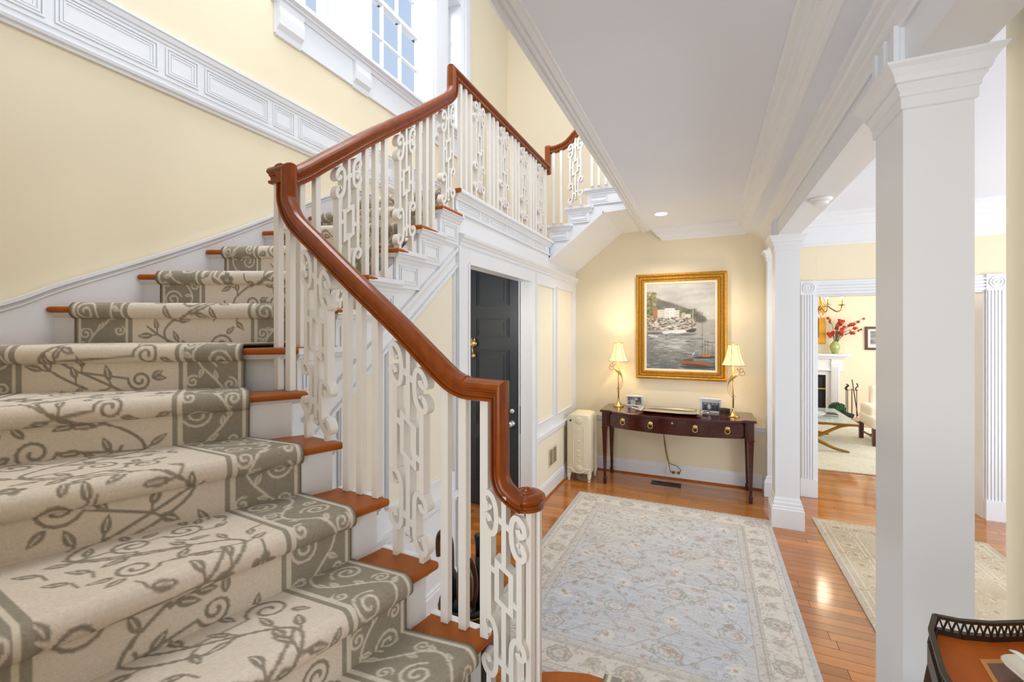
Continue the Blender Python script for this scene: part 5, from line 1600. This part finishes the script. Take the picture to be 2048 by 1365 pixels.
# ------------------------------------------------------------------ umbrellas
def umbrella(x, y, zt, lean, r, label, rz):
    t = empty('umbrella', (x, y, 0), label, 'umbrella', 'umbrellas in the stand behind the balusters')
    M = Matrix.Translation((x, y, 0)) @ Matrix.Rotation(rz, 4, 'Z') @ Matrix.Rotation(lean, 4, 'Y')
    hk = [(0, 0, zt - 0.22), (0, 0, zt - 0.10), (0.004, 0, zt - 0.05), (0.02, 0, zt - 0.015), (0.05, 0, zt), (0.08, 0, zt - 0.015), (0.097, 0, zt - 0.05), (0.10, 0, zt - 0.11), (0.096, 0, zt - 0.15)]
    MB().tube([M @ Vector(p) for p in catmull(hk, 5)], 0.015, 10).build('crook_handle', 'handle_wood', t, True)
    m_ = MB(); vs = []
    m_.lathe([(0.010, 0.08), (0.022, 0.14), (0.045, zt - 0.32), (0.036, zt - 0.24), (0.018, zt - 0.20)], (0, 0, 0), 12)
    m_.v = [tuple(M @ Vector(p)) for p in m_.v]; m_.build('folded_canopy', 'black', t, True)
umbrella(-1.285, 2.10, 0.86, 0.02, 0.02, 'taller black umbrella with curved brown wooden handle', 3.0)
umbrella(-1.235, 2.045, 0.75, 0.04, 0.02, 'shorter black umbrella with curved brown wooden handle', -0.4)
t = empty('umbrella_stand', (-1.20, 2.10, 0), 'dark cylindrical umbrella stand on the floor behind the balusters', 'umbrella stand')
m_ = MB(); N = 24; prof = [(0.15, 0.0), (0.15, 0.02), (0.145, 0.03), (0.145, 0.50), (0.152, 0.51), (0.152, 0.53), (0.138, 0.53), (0.135, 0.04)]
vs = []; fs = []
for r, z in prof:
    for k in range(N): a = 2 * PI * k / N; vs.append((-1.20 + r * math.cos(a), 2.10 + r * math.sin(a), z))
for j in range(len(prof) - 1):
    for k in range(N): k2 = (k + 1) % N; fs.append((j * N + k, j * N + k2, (j + 1) * N + k2, (j + 1) * N + k))
fs.append(tuple(range(N - 1, -1, -1))); fs.append(tuple((len(prof) - 1) * N + k for k in range(N)))
m_.add(vs, fs).build('body', 'black', t, True)
MB().tube([(-1.20 + 0.154 * math.cos(a), 2.10 + 0.154 * math.sin(a), 0.50) for a in np.linspace(0, 2 * PI, 25)[:-1]], 0.006, 6, True).build('rim_band', 'old_brass', t, True)
t = empty('walking_stick', (-1.12, 2.13, 0), 'black stick with knob top leaning in the umbrella stand', 'walking stick')
MB().tube([(-1.13, 2.12, 0.06), (-1.135, 2.12, 0.62), (-1.14, 2.12, 0.76)], [0.018, 0.024, 0.018], 10).build('shaft', 'black', t, True)
MB().lathe([(0.016, 0.0), (0.018, 0.08), (0.024, 0.12), (0.020, 0.13), (0.002, 0.132)], (-1.14, 2.12, 0.75), 12).build('knob', 'black', t, True)
t = empty('paddle', (-1.150, 2.045, 0), 'thin oval wooden paddle standing among the umbrellas', 'paddle')
MB().tube([(-1.150, 2.045, 0.1), (-1.150, 2.045, 0.52)], 0.012, 8).build('handle', 'handle_wood', t, True)
m_ = MB(); m_.sphere((-1.150, 2.045, 0.645), 0.05, 0.010, 0.14, 16, 10); m_.build('blade', 'handle_wood', t, True)

# ------------------------------------------------------------------ small side table by the camera
tz = 1.402
t = empty('side_table', (0.60, 0.88, ldz), 'inlaid wood side table with pierced metal gallery beside the yellow wall', 'table')
cor = [(0.412, 1.128), (0.45, 1.128), (0.50, 1.142), (0.56, 1.172), (0.62, 1.212), (0.70, 1.270), (0.78, 1.315), (0.84, 1.25), (0.82, 0.80), (0.70, 0.66), (0.50, 0.64), (0.37, 0.66), (0.345, 0.80), (0.357, 0.95), (0.385, 1.07)]
MB().prism(cor, tz - 0.024, tz).build('tabletop', 'inlay_wood', t)
MB().prism([(0.452, 1.068), (0.76, 1.205), (0.76, 0.74), (0.405, 0.72)], tz, tz + 0.0012).build('inlay_border', 'inlay_line', t)
MB().prism([(0.458, 1.058), (0.753, 1.19), (0.753, 0.747), (0.413, 0.728)], tz + 0.0012, tz + 0.0022).build('inlay_field', 'inlay_dark', t)
ga = [Vector((p[0], p[1], 0)) for p in cor]
def gal(mb, z0, z1, th):
    n = len(ga)
    for i in range(n):
        a, b_ = ga[i], ga[(i + 1) % n]
        d = (b_ - a); d.normalize(); nn = Vector((-d.y, d.x, 0)) * th
        mb.add([a + nn + Vector((0, 0, z0)), b_ + nn + Vector((0, 0, z0)), b_ - nn + Vector((0, 0, z0)), a - nn + Vector((0, 0, z0)), a + nn + Vector((0, 0, z1)), b_ + nn + Vector((0, 0, z1)), b_ - nn + Vector((0, 0, z1)), a - nn + Vector((0, 0, z1))],
               [(0, 3, 2, 1), (4, 5, 6, 7), (0, 1, 5, 4), (1, 2, 6, 5), (2, 3, 7, 6), (3, 0, 4, 7)])
m_ = MB(); gal(m_, tz - 0.03, tz + 0.010, 0.005); m_.build('edge_band', 'gallery', t)
m_ = MB(); gal(m_, tz + 0.030, tz + 0.036, 0.004)
for i in range(len(ga)):
    a, b_ = ga[i], ga[(i + 1) % len(ga)]
    L = (b_ - a).length; n_ = max(1, int(round(L / 0.014)))
    for j in range(n_):
        p0 = a.lerp(b_, j / n_); p1 = a.lerp(b_, (j + 0.5) / n_); p2_ = a.lerp(b_, (j + 1) / n_)
        m_.tube([p0 + Vector((0, 0, tz + 0.010)), p1 + Vector((0, 0, tz + 0.031))], 0.0017, 5); m_.tube([p1 + Vector((0, 0, tz + 0.031)), p2_ + Vector((0, 0, tz + 0.010))], 0.0017, 5)
m_.build('gallery_rail', 'gallery', t)
for x_, y_, sx, sy in ((0.41, 1.085, -1, 1), (0.78, 1.26, 1, 1), (0.38, 0.70, -1, -1), (0.77, 0.76, 1, -1)):
    MB().tube(catmull([(x_, y_, tz - 0.02), (x_ + sx * 0.012, y_, tz - 0.12), (x_ - sx * 0.01, y_, tz - 0.32), (x_ + sx * 0.01, y_, ldz + 0.06), (x_ + sx * 0.03, y_, ldz + 0.002)], 6), [0.020] * 7 + [0.015] * 9 + [0.012] * 9, 8).build('leg', 'gallery', t, True)
MB().prism([(0.425, 1.075), (0.77, 1.24), (0.77, 0.78), (0.39, 0.70)], tz - 0.10, tz - 0.028).build('apron', 'inlay_wood', t)
t = empty('dish', (0.535, 1.005, tz), 'cream shell-shaped porcelain dish on the small side table', 'dish')
m_ = MB(); vs = []; fs = []; N = 40; pr = [(0.4, 0.003), (0.8, 0.010), (1.0, 0.022), (1.03, 0.026), (1.0, 0.027), (0.8, 0.016), (0.4, 0.010), (0.02, 0.008)]
for s_, z in pr:
    for k in range(N):
        a = 2 * PI * k / N; rr = 0.052 * s_ * (1.25 + 0.07 * math.cos(5 * a) + 0.25 * math.cos(a - 1.9)); vs.append((0.535 + rr * math.cos(a), 1.005 + rr * 0.8 * math.sin(a), tz + 0.003 + z))
for j in range(len(pr) - 1):
    for k in range(N): k2 = (k + 1) % N; fs.append((j * N + k, j * N + k2, (j + 1) * N + k2, (j + 1) * N + k))
fs.append(tuple(range(N - 1, -1, -1))); fs.append(tuple((len(pr) - 1) * N + k for k in range(N)))
m_.add(vs, fs).build('bowl', 'porcelain', t, True)
MB().tube(catmull([(0.510, 1.045, tz + 0.024), (0.500, 1.058, tz + 0.030), (0.492, 1.070, tz + 0.028)], 4), [0.006, 0.006, 0.005, 0.005, 0.004, 0.004, 0.003, 0.002, 0.001], 8).build('handle', 'porcelain', t, True)
MB().lathe([(0.010, 0.0125), (0.006, 0.016), (0.001, 0.017)], (0.525, 0.995, tz + 0.003), 10).build('painted_spot', 'porcelain_red', t)

# ================================================================== LIVING ROOM
t = empty('fireplace', (2.2, 12.2, 0), 'white mantelpiece with black firebox in the living room', 'fireplace')
m_ = MB(); m_.box(1.45, 2.93, 11.93, 12.25, 1.40, 1.445).box(1.48, 2.90, 11.97, 12.25, 1.37, 1.40).box(1.52, 2.86, 12.02, 12.25, 1.33, 1.37); m_.build('shelf', 'white', t, bevel=0.006)
m_ = MB(); m_.box(1.56, 2.82, 12.08, 12.25, 1.06, 1.33).box(1.56, 2.82, 12.06, 12.25, 1.06, 1.09); m_.build('frieze', 'white', t)
for xx in (1.62, 2.60):
    m_ = MB(); m_.box(xx, xx + 0.16, 12.05, 12.25, 0, 1.33).box(xx - 0.015, xx + 0.175, 12.03, 12.25, 0, 0.14).box(xx - 0.012, xx + 0.172, 12.035, 12.25, 1.20, 1.24)
    for q in range(4): m_.box(xx + 0.03 + q * 0.03, xx + 0.042 + q * 0.03, 12.042, 12.06, 0.18, 1.15)
    m_.build('pilaster', 'white', t)
m_ = MB(); m_.box(1.78, 1.90, 12.12, 12.25, 0, 1.06).box(2.51, 2.60, 12.12, 12.25, 0, 1.06).box(1.78, 2.6, 12.12, 12.25, 0.955, 1.06); m_.build('surround', 'white', t)
MB().box(1.90, 2.51, 12.16, 12.25, 0, 0.955).build('firebox', 'firebox', t)
m_ = MB(); m_.box(1.90, 2.51, 12.13, 12.15, 0.62, 0.65).box(1.90, 2.51, 12.13, 12.15, 0.16, 0.18); m_.build('fire_rail', 'brass', t)
m_ = MB()
m_.tube([(2.02, 12.14, 0.92), (2.45, 12.14, 0.92), (2.48, 12.14, 0.88), (2.48, 12.14, 0.2)], 0.008, 6); m_.build('screen_frame', 'dark_metal', t)
MB().box(1.5, 2.9, 11.80, 12.12, 0.0, 0.012).build('hearth', 'firebox', t)
t = empty('wall_picture', (3.5, 12.24, 1.54), 'framed sketch on the living room wall beside the fireplace', 'picture')
m_ = MB()
for a, b_, c_, d_ in ((3.265, 3.315, 1.54, 2.06), (3.815, 3.865, 1.54, 2.06), (3.265, 3.865, 1.54, 1.59), (3.265, 3.865, 2.01, 2.06)): m_.box(a, b_, 12.215, 12.248, c_, d_)
m_.build('frame', 'chair_wood', t, bevel=0.006)
MB().box(3.31, 3.82, 12.232, 12.240, 1.585, 2.015).build('mat_board', 'paper', t)
s = Sheet(0.40, 0.30, 0.012, (150, 146, 138))
for q in range(60): s.disc(random.uniform(0, 0.4), random.uniform(0, 0.3), 0.05, 0.018, random.choice(((110, 108, 104), (180, 176, 166), (86, 84, 80))), 0.6, 0.2, 2)
X, Z = np.meshgrid(np.linspace(3.36, 3.76, s.nu), np.linspace(1.665, 1.965, s.nv))
color_grid('print', np.stack([X, np.full_like(X, 12.231), Z], -1), s.nu, s.nv, np.clip(s.a, 0, 255), 'photo_print', t)
t = empty('gilt_mirror', (2.2, 12.24, 1.67), 'gold framed dark picture hanging over the mantel', 'picture')
m_ = MB()
for a, b_, c_, d_ in ((1.70, 1.85, 1.67, 2.75), (2.385, 2.525, 1.67, 2.75), (1.70, 2.525, 1.67, 1.82), (1.70, 2.525, 2.62, 2.75)): m_.box(a, b_, 12.20, 12.248, c_, d_)
m_.build('frame', 'gilt', t, bevel=0.015)
MB().box(1.84, 2.395, 12.225, 12.238, 1.81, 2.63).build('canvas', 'chair_wood', t)
# vase and flowers
t = empty('vase', (2.67, 12.07, 1.445), 'green and white patterned vase on the mantel shelf', 'vase')
MB().lathe([(0.055, 0.012), (0.068, 0.03), (0.098, 0.13), (0.10, 0.18), (0.075, 0.235), (0.042, 0.26), (0.05, 0.285), (0.042, 0.285), (0.035, 0.25)], (2.67, 12.07, 1.445), 20).build('body', 'vase_green', t, True)
MB().lathe([(0.06, 0), (0.058, 0.012), (0.052, 0.014)], (2.67, 12.07, 1.445), 16).build('foot', 'vase_green', t, True)
t = empty('flower_bouquet', (2.67, 12.07, 1.70), 'spray of red blossoms on twigs in the green vase', 'flowers')
random.seed(77)
ends = []
for q in range(22):
    if q < 16: e = (2.67 + random.uniform(-0.14, 0.22), 12.07 + random.uniform(-0.1, 0.08), 1.78 + random.uniform(0.08, 0.50))
    else: e = (2.67 + random.uniform(0.25, 0.50), 12.0 + random.uniform(-0.08, 0.08), 1.80 + random.uniform(0.12, 0.45))
    mid = (2.67 + (e[0] - 2.67) * 0.35, 12.05, 1.75 + (e[2] - 1.75) * 0.55)
    MB().tube(catmull([(2.67, 12.07, 1.62), mid, e], 4), 0.0045, 5).build('twig', 'stem', t)
    ends.append((mid, e))
me_p = {}
for nm, mm in (('petal', 'petal'), ('petal_orange', 'petal_orange')):
    p_ = MB()
    for k in range(5):
        a = 2 * PI * k / 5; p_.sphere((0.018 * math.cos(a), -0.004, 0.018 * math.sin(a)), 0.016, 0.008, 0.016, 6, 4)
    me_p[nm] = p_.mesh('blossom', mm)
lf = MB(); lf.add([(0, 0, 0), (0.012, 0, 0.018), (0, 0, 0.05), (-0.012, 0, 0.018)], [(0, 1, 2, 3)]); lfm = lf.mesh('leaf', 'leaf')
for mid, e in ends:
    for q in range(3):
        o = bpy.data.objects.new('blossom', me_p['petal'] if random.random() < 0.75 else me_p['petal_orange']); COL.objects.link(o)
        f_ = random.uniform(0.45, 1.0)
        o.parent = t; o.matrix_parent_inverse = Matrix.Translation(-Vector(t.location))
        o.location = [mid[i] + (e[i] - mid[i]) * f_ + random.uniform(-0.02, 0.02) for i in range(3)]; o.rotation_euler = (random.uniform(-0.6, 0.6), random.uniform(0, 6), random.uniform(-0.6, 0.6)); sc = random.uniform(0.7, 1.3); o.scale = (sc, sc, sc)
    for q in range(2):
        o = bpy.data.objects.new('leaf', lfm); COL.objects.link(o); o.parent = t; o.matrix_parent_inverse = Matrix.Translation(-Vector(t.location))
        f_ = random.random(); o.location = [mid[i] + (e[i] - mid[i]) * f_ for i in range(3)]; o.rotation_euler = (random.uniform(-1, 1), random.uniform(-2, 2), random.uniform(-1, 1))
# boxwood ball
t = empty('boxwood_ball', (2.52, 11.2, 0), 'round clipped green boxwood ball by the hearth', 'plant')
MB().lathe([(0.07, 0.012), (0.09, 0.10), (0.10, 0.16), (0.09, 0.16)], (2.52, 11.2, 0.0), 16).build('pot', 'firebox', t, True)
bb = MB()
for q in range(700):
    a = random.uniform(0, 2 * PI); cz = random.uniform(-0.9, 1); rr = 0.13 * random.uniform(0.86, 1.05); sq = math.sqrt(1 - cz * cz)
    c_ = Vector((2.52 + rr * 1.15 * sq * math.cos(a), 11.2 + rr * sq * math.sin(a), 0.33 + rr * cz))
    u_ = Vector((random.gauss(0, 1), random.gauss(0, 1), random.gauss(0, 1))).normalized() * 0.018; v_ = u_.orthogonal().normalized() * 0.010
    bb.add([c_ - u_, c_ + v_, c_ + u_, c_ - v_], [(0, 1, 2, 3)])
bb.sphere((2.52, 11.2, 0.33), 0.135, 0.12, 0.115, 14, 10)
bo = bb.build('foliage', 'leaf', t); bo['kind'] = 'stuff'
# fire tools
t = empty('fireplace_tools', (2.88, 11.65, 0), 'set of black and brass fireplace tools on a stand by the hearth', 'fireplace tools')
MB().lathe([(0.11, 0.0), (0.11, 0.02), (0.03, 0.035), (0.012, 0.06)], (2.88, 11.65, 0), 16).build('base', 'old_brass', t, True)
MB().tube([(2.88, 11.65, 0.04), (2.88, 11.65, 0.72)], 0.010, 8).build('stand_pole', 'old_brass', t)
MB().tube([(2.77, 11.65, 0.70), (2.82, 11.65, 0.68), (2.88, 11.65, 0.70), (2.94, 11.65, 0.68), (2.99, 11.65, 0.70)], 0.007, 6).build('hanger', 'old_brass', t)
for x_, h_, top in ((2.775, 0.68, 0.80), (2.80, 0.68, 0.78), (2.96, 0.68, 0.82)):
    MB().tube([(x_, 11.63, 0.10), (x_, 11.63, h_)], 0.007, 6).build('tool_shaft', 'black', t)
    MB().tube(catmull([(x_, 11.63, h_), (x_ - 0.02, 11.63, h_ + 0.05), (x_ + 0.02, 11.63, h_ + 0.10), (x_, 11.63, top + 0.02)], 4), 0.011, 7).build('tool_handle', 'black', t, True)
MB().tube([(2.97, 11.60, 0.14), (2.87, 11.60, 0.92)], 0.009, 7).build('poker', 'black', t)
MB().add([(2.72, 11.58, 0.10), (2.88, 11.55, 0.10), (2.92, 11.6, 0.17), (2.74, 11.64, 0.22)], [(0, 1, 2, 3)]).build('shovel_pan', 'black', t)
# coffee table
t = empty('coffee_table', (1.6, 9.3, 0), 'glass coffee table with curved gold legs on the cream rug', 'table')
m_ = MB(); 
for a, b_, c_, d_ in ((0.95, 2.21, 8.60, 8.64), (0.95, 2.21, 10.02, 10.06), (0.95, 0.99, 8.6, 10.06), (2.17, 2.21, 8.6, 10.06)): m_.box(a, b_, c_, d_, 0.455, 0.485)
m_.build('frame', 'gold_leg', t)
MB().box(0.94, 2.22, 8.59, 10.07, 0.486, 0.500).build('glass_top', 'table_glass', t)
for y_ in (8.66, 10.0):
    for sg in (-1, 1):
        pts = catmull([(1.58 + sg * 0.58, y_, 0.46), (1.58 + sg * 0.40, y_, 0.42), (1.58 + sg * 0.14, y_, 0.27), (1.58 - sg * 0.14, y_, 0.15), (1.58 - sg * 0.34, y_, 0.06), (1.58 - sg * 0.53, y_, 0.022)], 5)
        # legs cross under the top
        pts = [Vector((p[0] + 0.17, p[1], p[2])) for p in pts] if False else pts
        MB().tube(pts, [0.016 + 0.012 * math.sin(PI * i / (len(pts) - 1)) for i in range(len(pts))], 8).build('leg', 'gold_leg', t, True)
t = empty('glass_bowl', (1.72, 9.0, 0.5), 'clear glass bowl on the coffee table', 'bowl')
MB().lathe([(0.06, 0.002), (0.12, 0.03), (0.16, 0.07), (0.155, 0.072), (0.11, 0.036), (0.02, 0.012)], (1.72, 9.05, 0.5), 20).build('bowl', 'crystal', t, True)
t = empty('book', (2.0, 9.2, 0.5), 'dark closed book on the glass coffee table', 'book')
MB().box(1.86, 2.08, 9.15, 9.40, 0.501, 0.506).build('cover', 'black', t); MB().box(1.865, 2.075, 9.155, 9.395, 0.506, 0.525).build('pages', 'paper', t); MB().box(1.86, 2.08, 9.15, 9.40, 0.525, 0.530).build('cover', 'black', t)
# upholstered chair
t = empty('armchair', (3.0, 9.8, 0), 'cream upholstered chair with dark wooden legs in the living room', 'chair')
MB().box(2.57, 3.45, 9.25, 10.0, 0.30, 0.50).build('seat', 'upholstery', t, bevel=0.05, seg=4)
m_ = MB(); m_.box(2.74, 3.45, 9.98, 10.12, 0.34, 0.98); m_.build('backrest', 'upholstery', t, bevel=0.06, seg=4)
MB().box(2.60, 2.78, 9.5, 10.05, 0.46, 0.66).build('armrest', 'upholstery', t, bevel=0.05, seg=4)
for x_, y_ in ((2.60, 9.96), (2.62, 9.32), (3.40, 9.32), (3.40, 9.96)): MB().square_lathe(x_, y_, 0.03, 0.03, [(0.011, 0), (0.31, 0.004)]).build('leg', 'chair_wood', t)
m_ = MB(); m_.tube([(2.60, 9.96, 0.15), (2.62, 9.32, 0.15)], 0.016, 6); m_.tube([(2.61, 9.6, 0.15), (3.4, 9.6, 0.15)], 0.016, 6); m_.build('stretcher', 'chair_wood', t)
# chandelier
cx, cy = 1.80, 9.3
t = empty('chandelier', (cx, cy, 2.2), 'brass candle chandelier hung with crystal drops in the living room', 'chandelier')
MB().lathe([(0.01, 0.0), (0.03, 0.02), (0.02, 0.06), (0.045, 0.12), (0.02, 0.2), (0.014, 0.5), (0.012, 1.1)], (cx, cy, 2.18), 12).build('stem', 'old_brass', t, True)
MB().lathe([(0.06, 0), (0.06, 0.02), (0.02, 0.04)], (cx, cy, 3.26), 16).build('ceiling_rose', 'old_brass', t)
for k in range(8):
    a = 2 * PI * k / 8 + 0.2
    u_ = Vector((math.cos(a), math.sin(a), 0)); C = Vector((cx, cy, 0))
    pts = catmull([C + u_ * 0.02 + Vector((0, 0, 2.32)), C + u_ * 0.12 + Vector((0, 0, 2.42)), C + u_ * 0.22 + Vector((0, 0, 2.36)), C + u_ * 0.30 + Vector((0, 0, 2.31)), C + u_ * 0.36 + Vector((0, 0, 2.34)), C + u_ * 0.375 + Vector((0, 0, 2.42))], 4)
    ar = MB().tube(pts, 0.007, 6).build('arm', 'old_brass', t, True)
    c_ = C + u_ * 0.375
    MB().lathe([(0.05, 0.0), (0.052, 0.006), (0.012, 0.008)], (c_.x, c_.y, 2.42), 12).build('drip_pan', 'old_brass', ar)
    MB().lathe([(0.012, 0.0), (0.012, 0.085)], (c_.x, c_.y, 2.428), 8).build('candle', 'candle', ar)
    MB().sphere((c_.x, c_.y, 2.54), 0.014, 0.014, 0.026, 8, 6).build('bulb', 'bulb', ar, True)
    for dz, f_ in ((2.36, 1.0), (2.27, 0.72)):
        MB().lathe([(0.001, -0.035), (0.011, -0.015), (0.001, 0.02)], (cx + u_.x * 0.375 * f_, cy + u_.y * 0.375 * f_, dz), 6).build('crystal_drop', 'crystal', ar)
for rr, n_ in ((0.10, 12), (0.06, 8)):
    for k in range(n_):
        a = 2 * PI * k / n_; MB().lathe([(0.001, -0.04), (0.010, -0.015), (0.001, 0.02)], (cx + rr * math.cos(a), cy + rr * math.sin(a), 2.24 + (0.10 - rr)), 6).build('crystal_drop', 'crystal', t)
bdm = MB()
for k in range(10):
    a = 2 * PI * k / 10
    for q in range(16):
        f_ = q / 15; rr = 0.03 + 0.14 * f_ ** 1.6
        bdm.sphere((cx + rr * math.cos(a), cy + rr * math.sin(a), 2.85 - 0.42 * f_ ), 0.010, 0.010, 0.010, 6, 4)
bo = bdm.build('bead_chains', 'crystal', t, True); bo['kind'] = 'stuff'
d = bpy.data.lights.new('chandelier_glow', 'POINT'); d.energy = 30; d.color = (1, 0.85, 0.6); d.shadow_soft_size = 0.2
lo = bpy.data.objects.new('chandelier_glow', d); COL.objects.link(lo); lo.location = (cx, cy, 2.62)

# ================================================================== OUTSIDE TREE
t = empty('bare_tree', (-8.3, 9.4, 0), 'bare winter tree tops outside the stairwell window', 'tree')
random.seed(3)
tr = MB(); tw = MB()
def branch(p, d, L, r, lev):
    q = p + d * L
    (tr if lev < 2 else tw).tube([p, p.lerp(q, 0.5) + Vector((random.uniform(-1, 1), random.uniform(-1, 1), 0)) * L * 0.04, q], [r, r * 0.85, r * 0.7], 5)
    if lev >= 5: return
    for k in range(3 if lev < 4 else 2):
        dd = (d + Vector((random.uniform(-0.8, 0.8), random.uniform(-0.8, 0.8), random.uniform(-0.1, 0.5)))).normalized()
        branch(p.lerp(q, random.uniform(0.6, 1.0)), dd, L * random.uniform(0.58, 0.76), r * 0.55, lev + 1)
branch(Vector((-8.3, 9.4, 0)), Vector((0, 0, 1)), 3.6, 0.14, 0)
branch(Vector((-8.3, 9.4, 2.6)), Vector((0.25, -0.55, 0.8)).normalized(), 1.9, 0.08, 1)
tr.build('trunk', 'bark', t); tw = tw.build('twigs', 'bark', t); tw['kind'] = 'stuff'
